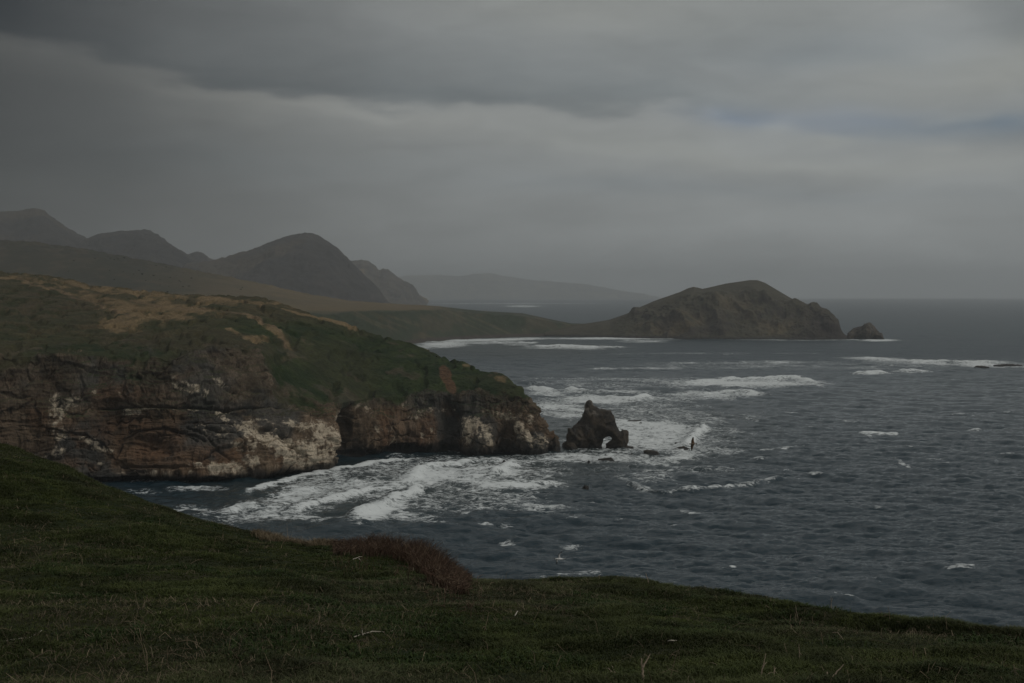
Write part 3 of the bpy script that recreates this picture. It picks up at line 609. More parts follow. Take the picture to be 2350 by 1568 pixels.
GU = [(700, 1050, 95, 36, 0, 1.0), (640, 1030, 120, 26, 25, .78), (560, 990, 90, 12, 28, .68), (735, 1020, 50, 45, 0, .9), (505, 1078, 70, 17, 8, 1.0), (560, 1070, 40, 18, 0, .7), (730, 985, 45, 22, 0, .6), (520, 1010, 90, 20, 25, .6), (590, 970, 60, 10, 15, .55), (670, 985, 60, 16, 20, .6),
      (200, 1010, 30, 10, 20, .8), (235, 1030, 34, 7, 15, .8), (130, 950, 26, 60, 0, .62), (125, 1035, 30, 20, 0, .6), (160, 920, 40, 26, 0, .55), (140, 1000, 18, 18, 0, .75), (295, 945, 26, 14, 0, .85), (320, 936, 60, 5, 0, .7), (400, 938, 30, 6, 0, .65), (445, 938, 16, 7, 0, .8), (513, 946, 20, 8, 0, .95),
      (390, 872, 60, 14, 30, .5), (450, 900, 36, 12, 10, .6), (500, 880, 50, 10, 30, .45), (1092, 990, 34, 40, 20, .85), (1110, 1010, 30, 26, 0, .65), (1150, 955, 60, 14, 8, .55), (1200, 990, 26, 16, 25, .8), (1225, 1015, 30, 22, 30, .7), (1060, 965, 20, 12, 0, .5),
      (830, 935, 40, 14, 30, .5), (870, 985, 30, 14, 0, .45), (960, 955, 30, 20, 0, .5), (900, 1015, 26, 16, 40, .5), (980, 1000, 26, 20, 0, .55), (790, 960, 20, 30, 0, .5), (600, 1000, 30, 14, 0, .7), (340, 1085, 80, 5, 0, .55), (470, 1085, 60, 6, 0, .5), (1000, 940, 60, 12, 0, .42), (925, 930, 16, 14, 0, .5),
      (215, 900, 10, 5, 0, .6), (275, 905, 10, 6, 0, .6), (230, 1062, 14, 3, 0, .9), (565, 975, 22, 12, 0, .7), (1170, 940, 26, 8, 0, .5), (1215, 965, 16, 12, 0, .5)]
gm = blob(gx, gy, GU); gt = fbm(G * [1, 1, .55], 2.4, 5, 141, .72) + .5 * fbm(G * [.35, .35, 1], 1.6, 4, 142, .7)
gt = (gt - gt.mean()) / gt.std()
gu = sstep(.44, .92, gm + .25 * gt * sstep(.05, .4, gm)) * isrock * (1 - wet * .9)
rock = lerp(rock, lerp(c3(.36, .30, .22), c3(.66, .57, .44), med[..., None]), (gu * .92)[..., None])
tg = fbm(G, 45, 4, 151); tm = fbm(G, 8, 4, 153)
tn = lerp(c3(.014, .027, .009), c3(.034, .048, .016), sstep(.25, .75, tm)[..., None])
tn = lerp(tn, c3(.066, .054, .032), (sstep(.46, .64, tg) * lerp(.7, .3, sstep(600, 760, gx)))[..., None])
olive = sstep(20, -40, gy - np.interp(gx, [0, 300, 640, 900, 1200], [800, 790, 740, 770, 850]))
tn = lerp(tn, lerp(c3(.040, .042, .020), c3(.088, .070, .040), sstep(.3, .7, tm)[..., None]), (olive * .72)[..., None])
TANS = [(330, 712, 110, 26, 4, 1.0), (250, 690, 120, 12, 12, .9), (420, 705, 120, 12, 8, .9), (180, 655, 150, 9, 10, 1.0), (330, 672, 120, 9, 6, .95), (560, 692, 140, 6, 5, .75), (280, 745, 60, 22, 0, .8), (470, 690, 120, 10, 5, .6), (760, 735, 70, 6, 14, .9), (700, 722, 80, 4, 12, .7), (600, 740, 70, 8, 30, .8), (640, 765, 50, 8, 42, .7),
        (600, 775, 40, 10, 0, .7), (60, 640, 90, 8, 6, .8), (120, 665, 70, 5, 14, .8), (560, 770, 60, 6, 20, .5), (1075, 838, 14, 5, 0, .6), (1150, 868, 60, 8, 5, .5), (640, 700, 60, 6, 8, .6)]
tt_ = blob(gx, gy, TANS); tw = fbm(G * [1, .3, 1], 7, 4, 155, .6); tw = (tw - tw.mean()) / tw.std()
tmask = sstep(.30, .85, tt_ + .20 * tw * sstep(.03, .3, tt_))
path = poly(gx, gy, [(90, 634), (180, 662), (280, 690), (370, 712), (430, 726)], 3.4)
tmask = tmask * (1 - .9 * poly(gx, gy, [(70, 634), (150, 652), (250, 680), (330, 698)], 4))
tn = lerp(tn, lerp(c3(.145, .102, .054), c3(.23, .165, .090), tw[..., None] * .2 + .5), (tmask * .85)[..., None])
tr = poly(gx, gy, [(40, 640), (130, 668), (240, 705), (300, 730)], 2.2) + poly(gx, gy, [(430, 702), (520, 712), (590, 728), (640, 760), (660, 790)], 2.6) + poly(gx, gy, [(300, 690), (390, 706), (450, 712)], 2)
tn = lerp(tn, c3(.17, .12, .075), np.clip(tr * .7, 0, 1)[..., None])
scar = sstep(.4, .6, blob(gx, gy, [(1022, 862, 16, 26, -22, 1), (1034, 885, 13, 22, -18, 1)]) + .10 * tw)
tn = lerp(tn, c3(.115, .062, .036), (scar * .85)[..., None])
brn = blob(gx, gy, [(560, 800, 90, 30, 0, .6), (300, 790, 160, 30, 0, .5), (750, 900, 60, 16, 0, .3), (100, 700, 160, 60, 0, .5)])
tn = lerp(tn, c3(.062, .048, .032), (brn * sstep(.35, .6, tm))[..., None])
outc = sstep(.58, .66, fbm(G, 10, 4, 157) + .12 * blob(gx, gy, [(560, 850, 90, 60), (720, 900, 140, 26), (400, 860, 200, 40)]) - .05) * (gy > 780)
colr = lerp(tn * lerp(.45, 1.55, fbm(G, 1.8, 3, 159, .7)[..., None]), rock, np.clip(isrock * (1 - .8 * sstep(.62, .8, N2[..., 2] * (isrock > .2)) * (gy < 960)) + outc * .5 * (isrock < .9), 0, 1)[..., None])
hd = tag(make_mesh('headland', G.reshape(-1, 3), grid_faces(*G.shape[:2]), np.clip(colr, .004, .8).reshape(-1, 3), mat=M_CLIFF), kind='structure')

# ================================================================== COAST BEYOND THE BAY
def land(name, layers, x0, x1, nx, rows, soft, relief, colour, mat=M_LAND):
    px = np.linspace(x0, x1, nx); G = sweep(layers, px, rows, soft)
    ax, ay = proj(G); row = np.arange(G.shape[0])[:, None] + 0 * ax
    n = normals(G); G2 = G + n * relief(G, ax, ay, row)[..., None]
    c = colour(G2, ax, ay, row, normals(G2))
    return tag(make_mesh(name, G2.reshape(-1, 3), grid_faces(*G.shape[:2]), np.clip(c, .004, .8).reshape(-1, 3), mat=mat), kind='structure'), G2
beach_y = [(500, 805), (900, 797), (955, 788), (1010, 782), (1100, 777), (1200, 774), (1300, 772), (1400, 773), (1520, 775)]
BD = lambda x: float(seaD(np.interp(x, [p[0] for p in beach_y], [p[1] for p in beach_y])))
CO = [
    lay('z', [(x, -3, BD(x) - 12) for x in range(500, 1521, 60)]),
    lay('z', [(x, 3.2, BD(x) + 26) for x in range(500, 1521, 60)]),
    lay('y', [(500, 720, BD(500) + 130), (760, 722, BD(760) + 130), (880, 716, BD(880) + 130), (1010, 714, BD(1010) + 130), (1100, 720, BD(1100) + 110), (1200, 727, BD(1200) + 80), (1260, 738, BD(1260) + 60), (1310, 746, BD(1310) + 50), (1380, 745, BD(1380) + 40), (1520, 745, BD(1520) + 40)]),
    lay('y', [(500, 690, 2700), (760, 705, 2700), (880, 707, 2750), (1010, 708, 2830), (1100, 716, BD(1100) + 210), (1200, 723, BD(1200) + 150), (1260, 735, BD(1260) + 110), (1310, 744, BD(1310) + 90), (1380, 742, BD(1380) + 80), (1520, 743, BD(1520) + 80)]),
    lay('y', [(-200, 545, 3600), (0, 551, 3500), (80, 554, 3480), (200, 570, 3450), (350, 600, 3400), (430, 616, 3380), (560, 642, 3350), (700, 673, 3300), (800, 690, 3250), (900, 697, 3200), (1010, 703, 3150), (1100, 713, 3030), (1200, 719, 2960), (1260, 732, 2900), (1310, 742, 2860), (1340, 743, 2840), (1400, 740, 2840), (1520, 742, 2840)]),
    lay('z', [(-200, -5, 5000), (700, -5, 4300), (1100, -5, 3400), (1310, -5, 2950), (1520, -5, 2950)]),
]
def co_rel(G, ax, ay, row):
    return co_rel0(G, ax, ay, row) + (fbm(G, 14, 2, 205) - .5) * 7 * sstep(150, 176, row) * (1 - sstep(600, 900, ax))
def co_rel0(G, ax, ay, row):
    r = (fbm(G, 260, 4, 201) - .5) * 26 * sstep(2650, 3200, G[..., 1]) * (1 - sstep(1000, 1300, ax))
    gl = (fbm(G * [1, .5, .35], 40, 4, 203, ridge=True) - .6) * 12 * sstep(22, 40, row) * (1 - sstep(60, 80, row)) * (1 - sstep(1150, 1290, ax))
    return r * (1 - sstep(90, 170, row) * .75) + gl
def co_col(G, ax, ay, row, n):
    t = fbm(G, 120, 4, 211); s = fbm(G * [1, .5, 1], 30, 4, 213)
    green = lerp(c3(.030, .044, .024), c3(.052, .058, .036), s[..., None])
    tan = lerp(c3(.100, .080, .044), c3(.165, .124, .068), s[..., None])
    tan = lerp(tan, c3(.070, .066, .045), (sstep(.45, .65, t) * .6 * (1 - sstep(500, 900, ax)))[..., None])
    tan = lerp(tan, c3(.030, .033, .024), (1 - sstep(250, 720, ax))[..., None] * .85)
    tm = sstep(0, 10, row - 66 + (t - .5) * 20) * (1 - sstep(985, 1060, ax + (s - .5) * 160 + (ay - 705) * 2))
    c = lerp(green, tan, tm[..., None])
    c = lerp(c, c3(.10, .078, .052), (sstep(.58, .68, s + .04) * .35)[..., None])
    dg = G.copy(); dg[..., 0] += 2.2 * G[..., 2]; stt = sstep(.60, .74, fbm(dg * [1, .12, .02], 9, 3, 216)) * (1 - tm); c = lerp(c, c3(.12, .10, .062), (stt * .5)[..., None])
    brown = sstep(.55, .66, fbm(G, 60, 4, 215)) * sstep(1240, 1300, ax)
    c = lerp(c, c3(.085, .060, .040), (brown * .6)[..., None])
    beach = 1 - sstep(4, 7.5, G[..., 2])
    return lerp(c, c3(.060, .050, .042), beach[..., None])
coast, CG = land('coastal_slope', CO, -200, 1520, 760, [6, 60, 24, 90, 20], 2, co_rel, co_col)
# island joined by the isthmus
IS = [
    lay('z', [(1250, -3, 2690), (1340, -3, 2660), (1500, -3, 2560), (1600, -3, 2520), (1920, -3, 2500), (1944, -3, 2510)]),
    lay('z', [(1250, 1.5, 2700), (1340, 2, 2680), (1500, 2.5, 2580), (1600, 2, 2545), (1920, 2, 2512), (1944, 1, 2515)]),
    lay('y', [(1250, 768, 2705), (1340, 762, 2700), (1400, 757, 2680), (1480, 752, 2640), (1520, 750, 2610), (1600, 750, 2575), (1700, 750, 2570), (1850, 745, 2550), (1900, 745, 2530), (1922, 750, 2522), (1936, 768, 2518), (1944, 775, 2517)]),
    lay('y', [(1250, 764, 2715), (1340, 753, 2720), (1400, 744, 2720), (1480, 716, 2690), (1560, 700, 2650), (1640, 690, 2640), (1730, 682, 2640), (1800, 700, 2640), (1860, 712, 2610), (1900, 724, 2570), (1920, 735, 2540), (1932, 762, 2526), (1944, 773, 2520)]),
    lay('y', [(1250, 762, 2730), (1300, 752, 2740), (1340, 743, 2760), (1380, 737, 2770), (1400, 733, 2780), (1440, 719, 2790), (1470, 704, 2800), (1500, 691, 2800), (1530, 680, 2800), (1560, 669, 2800), (1580, 660, 2800), (1592, 657, 2800), (1602, 659, 2800), (1612, 662, 2800), (1640, 656, 2800), (1665, 650, 2800), (1700, 645, 2800), (1720, 642, 2800), (1738, 642, 2790),
              (1755, 648, 2780), (1775, 660, 2760), (1790, 669, 2750), (1815, 684, 2730), (1840, 693, 2710), (1865, 702, 2680), (1890, 711, 2650), (1905, 716, 2620), (1915, 723, 2590), (1920, 732, 2570), (1930, 755, 2550), (1936, 765, 2540), (1944, 771, 2530)]),
    lay('z', [(1250, -5, 2900), (1500, -5, 3150), (1750, -5, 3200), (1900, -5, 2850), (1944, -5, 2600)]),
]
def is_rel(G, ax, ay, row):
    e = 1 - .85 * sstep(1890, 1940, ax) ; w = sstep(1380, 1480, ax)
    body = np.sin(np.clip(row / 190, 0, 1) * math.pi) ** .5
    return ((fbm(G * [1, .6, .4], 70, 5, 221, .55, ridge=True) - .6) * 46 * w * body + (fbm(G, 22, 4, 223) - .5) * 12 * (.3 + .7 * w)) * e * (1 - .95 * sstep(125, 168, row))
def is_col(G, ax, ay, row, n):
    a = fbm(G, 60, 4, 231); b_ = fbm(G * [1, 1, .5], 18, 4, 233)
    grass = lerp(c3(.052, .050, .034), c3(.082, .072, .050), b_[..., None])
    rk = lerp(c3(.042, .038, .034), c3(.070, .056, .046), b_[..., None])
    m = sstep(.02, .14, (.66 - n[..., 2]) + (a - .5) * .9) * sstep(1400, 1500, ax)
    c = lerp(grass, rk, np.clip(m, 0, 1)[..., None])
    scree = blob(ax, ay, [(1560, 756, 36, 14, 0, .9), (1590, 735, 30, 14, 0, .6), (1500, 756, 50, 10, 0, .5), (1790, 750, 60, 20, 0, .7), (1740, 725, 40, 20, 0, .4), (1680, 700, 60, 20, 0, .4)])
    c = lerp(c, c3(.125, .098, .056), (scree * sstep(.3, .6, b_))[..., None])
    capr = blob(ax, ay, [(1885, 755, 50, 30, 0, .9), (1640, 755, 40, 14, 0, .7)])
    c = lerp(c, c3(.045, .036, .033), (capr * .8)[..., None])
    return lerp(c, c3(.030, .028, .026), (1 - sstep(1.5, 6, G[..., 2]))[..., None])
island, IG = land('island', IS, 1250, 1944, 620, [5, 45, 70, 60, 20], 3, is_rel, is_col)
def mountain(name, sil, foot, d, depth, rel, cols, nx, seed):
    x0, x1 = sil[0][0], sil[-1][0]
    L = [lay('z', [(x0, -5, d - depth), (x1, -5, d - depth)]), lay('y', [(x, y + .45 * (foot - y), d - depth * .45) for x, y in sil]), lay('y', [(x, y, d) for x, y in sil]), lay('z', [(x0, -5, d + depth * 1.3), (x1, -5, d + depth * 1.3)])]
    def rl(G, ax, ay, row): return ((fbm(G * [1, 1, .35], rel * 6, 5, seed, .55, ridge=True) - .6) * rel * 2.2) * (1 - .85 * sstep(90, 118, row)) * np.clip(row / 30, 0, 1) + (fbm(G, rel * 1.2, 3, seed + 5) - .5) * rel * .22 + (fbm(G, 16, 2, seed + 6) - .5) * 9 * sstep(60, 100, row)
    def cl(G, ax, ay, row, n):
        a = fbm(G, rel * 4, 4, seed + 1); b_ = fbm(G, rel * .8, 3, seed + 2)
        dg = G.copy(); dg[..., 0] += 1.2 * G[..., 2]; c = lerp(np.array(cols[0]), np.array(cols[1]), sstep(.3, .7, .5 * b_ + .5 * fbm(dg * [1, .3, .15], rel * .5, 4, seed + 7))[..., None]); return lerp(c, np.array(cols[2]), sstep(.55, .7, a)[..., None] * .7)
    return land(name, L, x0, x1, nx, [60, 60, 30], 3, rl, cl)[0]
woods = ((.026, .024, .024), (.046, .040, .036), (.075, .058, .038))
mountain('mountain', [(380, 640), (430, 606), (490, 597), (520, 587), (550, 576), (590, 565), (620, 556), (650, 544), (680, 535), (700, 532), (716, 534), (735, 541), (760, 560), (780, 578), (800, 597), (825, 620), (850, 643), (870, 664), (890, 690), (905, 705)], 710, 6600, 1200, 52, woods, 300, 301)
mountain('mountain', [(-300, 560), (-150, 500), (-60, 470), (0, 484), (25, 482), (60, 479), (80, 478), (100, 483), (115, 494), (130, 505), (150, 520), (200, 547), (260, 585), (330, 620)], 650, 7200, 1200, 52, woods, 260, 311)
mountain('mountain', [(100, 600), (160, 570), (200, 548), (225, 537), (260, 531), (300, 529), (320, 526), (335, 525), (348, 530), (370, 545), (400, 566), (425, 583), (470, 606), (520, 640)], 660, 7000, 1100, 48, woods, 240, 321)
mountain('mountain', [(400, 600), (430, 585), (448, 577), (460, 577), (470, 584), (480, 593), (530, 610)], 640, 8600, 900, 40, woods, 120, 331)
mountain('mountain', [(700, 640), (760, 610), (800, 597), (830, 595), (845, 599), (858, 608), (870, 620), (880, 616), (890, 618), (905, 630), (925, 645), (940, 660), (952, 674), (965, 686), (980, 697)], 705, 9000, 1100, 60, ((.05, .045, .042), (.10, .085, .066), (.20, .155, .10)), 220, 341)
fh = ((.15, .15, .14), (.24, .23, .20), (.30, .28, .23))  # pale tones paint part of the distance haze into the hills
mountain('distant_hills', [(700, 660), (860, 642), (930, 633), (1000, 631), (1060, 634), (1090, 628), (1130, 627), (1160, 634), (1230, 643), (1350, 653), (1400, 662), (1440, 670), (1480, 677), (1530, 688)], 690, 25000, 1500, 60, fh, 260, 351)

# ================================================================== SEA ROCKS (signed distance field -> surface nets)
def surface_nets(S, org, h):
    nx, ny, nz = S.shape; ins = S < 0
    acc = np.zeros((nx - 1, ny - 1, nz - 1, 3)); cnt = np.zeros((nx - 1, ny - 1, nz - 1))
    corner = [(i, j, k) for i in (0, 1) for j in (0, 1) for k in (0, 1)]
    def sub(c): return S[c[0]:nx - 1 + c[0], c[1]:ny - 1 + c[1], c[2]:nz - 1 + c[2]]
    for a in corner:
        for ax in range(3):
            if a[ax]: continue
            b_ = tuple(a[i] + (i == ax) for i in range(3)); sa, sb = sub(a), sub(b_)
            m = (sa < 0) != (sb < 0); t = np.where(m, sa / (sa - sb + 1e-12), 0)
            for i in range(3): acc[..., i] += m * (a[i] + (t if i == ax else 0))
            cnt += m
    act = cnt > 0; idx = -np.ones(act.shape, int); idx[act] = np.arange(act.sum())
    pos = np.argwhere(act) + acc[act] / cnt[act][:, None]
    V = np.array(org) + pos * h; Q = []
    for ax in range(3):
        o1, o2 = [(1, 2), (2, 0), (0, 1)][ax]
        a = [slice(1, -1)] * 3; a[ax] = slice(0, -1); b_ = list(a); b_[ax] = slice(1, None)
        A, Bv = ins[tuple(a)], ins[tuple(b_)]; e = np.argwhere(A != Bv); base = e.copy(); base[:, o1] += 1; base[:, o2] += 1
        pos_in = A[tuple(e.T)]
        def g(d1, d2):
            c = base.copy(); c[:, o1] -= d1; c[:, o2] -= d2; return idx[tuple(c.T)]
        q = np.stack([g(1, 1), g(0, 1), g(0, 0), g(1, 0)], -1); q[~pos_in] = q[~pos_in][:, ::-1]; Q.append(q)
    Q = np.concatenate(Q); return V, Q[(Q >= 0).all(1)]
def poly_sdf(x, y, pts):
    d = np.full(x.shape, 1e9); inside = np.zeros(x.shape, bool); n = len(pts)
    for i in range(n):
        a, b_ = pts[i], pts[(i + 1) % n]; vx, vy = b_[0] - a[0], b_[1] - a[1]
        t = np.clip(((x - a[0]) * vx + (y - a[1]) * vy) / (vx * vx + vy * vy + 1e-12), 0, 1)
        d = np.minimum(d, np.hypot(x - a[0] - t * vx, y - a[1] - t * vy))
        c = ((a[1] > y) != (b_[1] > y)) & (x < (b_[0] - a[0]) * (y - a[1]) / (b_[1] - a[1] + 1e-12) + a[0]); inside ^= c
    return np.where(inside, -d, d)
def largest(V, Q):
    lab = np.arange(len(V))
    for _ in range(400):
        m = lab[Q].min(1); new = lab.copy(); np.minimum.at(new, Q.ravel(), np.repeat(m, 4)); new = new[new]
        if (new == lab).all(): break
        lab = new
    r, c = np.unique(lab[Q[:, 0]], return_counts=True); Q = Q[lab[Q[:, 0]] == r[c.argmax()]]
    u, inv = np.unique(Q, return_inverse=True); return V[u], inv.reshape(Q.shape)
def sea_rock(name, outline, base_y, thick, h, amp, seed, label, cat, group=None, dark=1.0, guano=0.0, d=None, warm=0):
    """outline in photo px; extruded into a rounded craggy mass at its own distance"""
    d = float(seaD(base_y)) if d is None else d
    w = P3(np.array([p[0] for p in outline], float), np.array([p[1] for p in outline], float), d)
    cxm = (w[:, 0].min() + w[:, 0].max()) / 2
    pts = [(a - cxm, max(b_, 0) if b_ > .8 else -2.0) for a, b_ in zip(w[:, 0], w[:, 2])]
    xs = np.arange(min(p[0] for p in pts) - 3 * h - amp, max(p[0] for p in pts) + 3 * h + amp, h); zs = np.arange(-2.5, max(p[1] for p in pts) + 3 * h + amp, h)
    ys = np.arange(-thick - 3 * h - amp, thick + 3 * h + amp, h)
    Xg, Yg, Zg = np.meshgrid(xs, ys, zs, indexing='ij'); Pg = np.stack([Xg, Yg, Zg], -1)
    s2 = poly_sdf(Xg[:, 0], Zg[:, 0], pts)[:, None, :] + 0 * Yg
    n1 = fbm(Pg * [1, 1, .55], 6 * h / .4 * .4 + amp * 3, 4, seed, .55, ridge=True) - .66; n2 = fbm(Pg, 2.2, 3, seed + 3) - .5; n3 = np.abs(fbm(Pg, 4.5 * amp + .5, 3, seed + 5) - .5)
    T = thick * np.clip(-s2 / thick + .05, 0, 1) ** .6
    S = np.maximum(s2 * .9, (np.abs(Yg + .25 * thick * np.sin(Xg * .2 + seed)) - T) * .8) + n1 * amp * 1.5 * np.clip(np.abs(Yg) / thick * 1.4 + .25, 0, 1) + n2 * amp * .9 + (n3 - .07) * amp * 4
    V, Q = largest(*surface_nets(S, (xs[0], ys[0], zs[0]), h))
    m = fbm(V, 3, 4, seed + 7); m2 = fbm(V * [1, 1, .3], 1.2, 3, seed + 8)
    c = lerp(c3(.036, .029, .021), c3(.098, .072, .045), sstep(.3, .7, m)[:, None]) * lerp(.55, 1.45, m2[:, None]) * dark
    if guano: c = lerp(c, c3(.36, .33, .28), (sstep(.55, .7, fbm(V, 1.6, 4, seed + 9)) * guano * sstep(.55, .9, V[:, 2] / V[:, 2].max()))[:, None])
    c = lerp(c, c3(.016, .016, .015), (1 - sstep(.8, 3.0, V[:, 2] + (m - .5) * 3))[:, None] * .8)
    o = make_mesh(name, V, Q, c, mat=M_ROCK); o.location = (cxm, d, 0)
    return tag(o, label, cat, group)
K = .2553 * .91797
c4 = lambda L: [((1250 / .2553 + x) * K, (950 / .2553 + y) * K) for x, y in L]
sea_rock('sea_stack', c4([(605, 640), (640, 585), (660, 520), (668, 465), (692, 470), (715, 455), (755, 425), (800, 370), (828, 300), (843, 225), (875, 202), (902, 215), (918, 255), (960, 272), (978, 290), (1078, 292), (1092, 330), (1134, 385), (1132, 435), (1162, 492), (1180, 508), (1198, 486), (1248, 508), (1254, 580), (1243, 640), (1300, 652), (1300, 672), (1035, 672),
    (1042, 630), (1062, 600), (1088, 572), (1070, 556), (1040, 560), (1018, 585), (1006, 625), (1000, 672), (605, 672)]), 1030, 8.0, .30, 1.0, 401, 'tall dark sea stack pierced by an arch standing in white surf off the headland', 'sea stack', None, .50, .4)
sea_rock('sea_stack', c4([(462, 640), (495, 583), (514, 602), (528, 560), (541, 536), (556, 560), (572, 590), (588, 630), (596, 690), (612, 712), (612, 730), (500, 730), (500, 668), (485, 650)]), 1036, 3.4, .25, .5, 411, 'small pointed dark rock spire between the headland tip and the arched stack', 'sea stack', None, .7)
SK = [([(655, 665), (690, 648), (730, 655), (760, 690), (765, 718), (650, 718)], 1034, 'low dark rock awash in front of the left foot of the arched stack'),
      ([(1408, 716), (1440, 710), (1500, 716), (1540, 722), (1600, 742), (1590, 756), (1410, 752)], 1044, 'long flat black rock in foam, lowest right of the arched stack'),
      ([(1632, 640), (1690, 640), (1712, 626), (1745, 628), (1765, 645), (1765, 656), (1632, 650)], 1022, 'low black rock in surf with a square hump on its right end'),
      ([(1636, 692), (1700, 686), (1750, 670), (1800, 664), (1848, 682), (1838, 706), (1640, 702)], 1034, 'broad black reef rock in the surf below the brown bird'),
      ([(960, 796), (1040, 786), (1090, 782), (1155, 800), (1155, 814), (960, 808)], 1057, 'wet black ledge awash in foam straight below the arched stack'),
      ([(830, 816), (870, 806), (920, 822), (920, 832), (830, 828)], 1061, 'small black ledge left of the ledge below the arched stack'),
      ([(1170, 398), (1260, 394), (1380, 392), (1430, 400), (1430, 410), (1170, 410)], 968, 'thin dark reef line in white foam right behind the arched stack'),
      ([(1305, 420), (1380, 412), (1440, 420), (1440, 428), (1305, 426)], 972, 'short dark reef just in front of the thin reef line behind the stack'),
      ([(1262, 738), (1290, 732), (1318, 744), (1318, 752), (1262, 750)], 1043, 'tiny black rock left of the long flat rock in the foam'),
      ([(700, 1082), (760, 1072), (830, 1056), (870, 1066), (868, 1082), (700, 1092)], 1122, 'lone dark rock breaking the open water at the right end of the cove'),
      ([(-10, 806), (40, 800), (92, 812), (92, 822), (-10, 820)], 1060, 'dark ledge awash in the cove just in front of the headland tip'),
      ([(1770, 650), (1785, 640), (1802, 644), (1802, 656), (1770, 658)], 1022, 'tiny dark rock beside the square humped rock in surf')]
for i, (ol, byy, lb) in enumerate(SK):
    o_ = c4(ol); lo = max(p[1] for p in o_); o_ = [(a, lo + (b_ - lo) * 1.15) for a, b_ in o_]; s = byy - lo + 1
    sea_rock('reef_rock', [(a, b_ + s) for a, b_ in o_], byy, 3.0, .2, .12, 420 + i * 7, lb, 'rock', 'low rocks awash round the arched stack', .45)
sea_rock('sea_stack', [(1940, 782), (1944, 765), (1958, 757), (1972, 750), (1985, 742), (1994, 740), (2004, 744), (2012, 750), (2018, 760), (2026, 768), (2031, 782)], 779, 26, 1.1, 4.5, 511, 'big rounded rock stack standing off the right end of the island', 'sea stack', None, .8, .1)
sea_rock('sea_stack', [(1922, 782), (1926, 770), (1932, 766), (1937, 770), (1942, 782)], 779, 7, .8, 1.4, 521, 'small rock knob between the island and the big rounded stack', 'sea stack', None, .8)
sea_rock('reef_rock', [(2222, 846), (2240, 840), (2252, 839), (2270, 842), (2275, 847)], 845, 4, .5, .8, 531, 'dark reef rock in the breakers at the far right of the sea', 'rock', None, .45)
sea_rock('reef_rock', [(2280, 838), (2310, 835), (2345, 837), (2350, 841), (2280, 842)], 841, 4, .5, .6, 541, 'long dark reef in the breakers, nearest the right edge of the photo', 'rock', None, .45)

# ================================================================== TUBES, TWIGS, THICKET
def tubes(name, paths, mat, col=None, sides=5):
    """paths: list of (points (n,3), radii (n,)) -> one mesh of closed tapered tubes"""
    V, Fq, C, base = [], [], [], 0
    for pi, (pts, rad) in enumerate(paths):
        pts = np.asarray(pts, float); n = len(pts); T = np.gradient(pts, axis=0); T /= np.linalg.norm(T, axis=1, keepdims=True) + 1e-9
        ref = np.array([0, 0, 1.]) if abs(T[:, 2]).mean() < .8 else np.array([1., 0, 0])
        A = np.cross(T, ref); A /= np.linalg.norm(A, axis=1, keepdims=True) + 1e-9; Bn = np.cross(T, A)
        for j in range(n):
            for s in range(sides):
                a = 2 * math.pi * s / sides; V.append(pts[j] + (A[j] * math.cos(a) + Bn[j] * math.sin(a)) * rad[j])
        for j in range(n - 1):
            for s in range(sides):
                s2 = (s + 1) % sides; Fq.append((base + j * sides + s, base + j * sides + s2, base + (j + 1) * sides + s2, base + (j + 1) * sides + s))
        if col is not None: C += [col[pi]] * (n * sides)
        base += n * sides
    return make_mesh(name, np.array(V), np.array(Fq), np.array(C) if col is not None else None, mat=mat)
M_STICK = flat_mat('weathered_wood', (.34, .27, .20), .85, .35, 9)
M_PALE = flat_mat('bleached_wood', (.46, .42, .35), .85, .25, 9)
prnd = random.Random(5)
def stick(px_paths, rad, label, name='dead_stick', mat=None, upright=False, group=None, cat='stick', h=0.03):
    """px_paths: list of polylines in photo px. lying: each point dropped on the turf; upright: stands at its first point's distance"""
    paths = []
    root = ground_root(*px_paths[0][0])
    for pl in px_paths:
        pts = []
        for j, (x, y) in enumerate(pl):
            if upright:
                p = P3(x, y, root[1] + .02 * j)
                if pl is px_paths[0] and j == 0: p = root - np.array([0, 0, .08])
            else:
                p = ground_at(x, y)
                if p is None: continue
                p = p + np.array([0, 0, h + .02 * math.sin(j * 2.1)])
            pts.append(p)
        pts = np.array(pts); k = 4
        fine = np.concatenate([pts[:-1].repeat(k, 0) + np.tile(np.arange(k) / k, len(pts) - 1)[:, None] * np.diff(pts, axis=0).repeat(k, 0), pts[-1:]])
        fine[1:-1] += np.random.default_rng(int(abs(pl[0][0]))).normal(0, rad * .18, fine[1:-1].shape)
        sc = 1.0 if pl is px_paths[0] else .6
        paths.append((fine, rad * sc * np.linspace(1, .35, len(fine))))
    off_ = root; o = tubes(name, [(p - off_, r) for p, r in paths], mat or M_STICK); o.location = off_
    return tag(o, label, cat, group)
s9 = .91797
def z6(L, ox, oy, sc): return [((ox + x * sc) * s9, (oy + y * sc) * s9) for x, y in L]
A = lambda L: z6(L, 1450, 1560, 400 / 2350); Bz = lambda L: z6(L, 1900, 1560, 400 / 2350); Cz = lambda L: z6(L, 800, 1280, 440 / 2350); Dz = lambda L: z6(L, 0, 1250, 1300 / 2350); Ez = lambda L: z6(L, 1260, 1300, 1300 / 2350)
GS = 'dead stalks and sticks on the foreground turf'
stick([A([(945, 868), (930, 760), (915, 640), (905, 505)]), A([(925, 640), (975, 540), (1035, 440)])], .019, 'thick broken pale brown stalk standing upright at the bottom edge of the photo', 'dead_stalk', upright=True, group=GS, cat='stalk')
stick([A([(400, 755), (500, 770), (610, 765), (705, 805)]), A([(500, 765), (420, 715), (340, 665)]), A([(495, 740), (480, 690), (455, 620)])], .012, 'pale forked branch lying left of the thick upright stalk', 'dead_branch', group=GS, cat='branch')
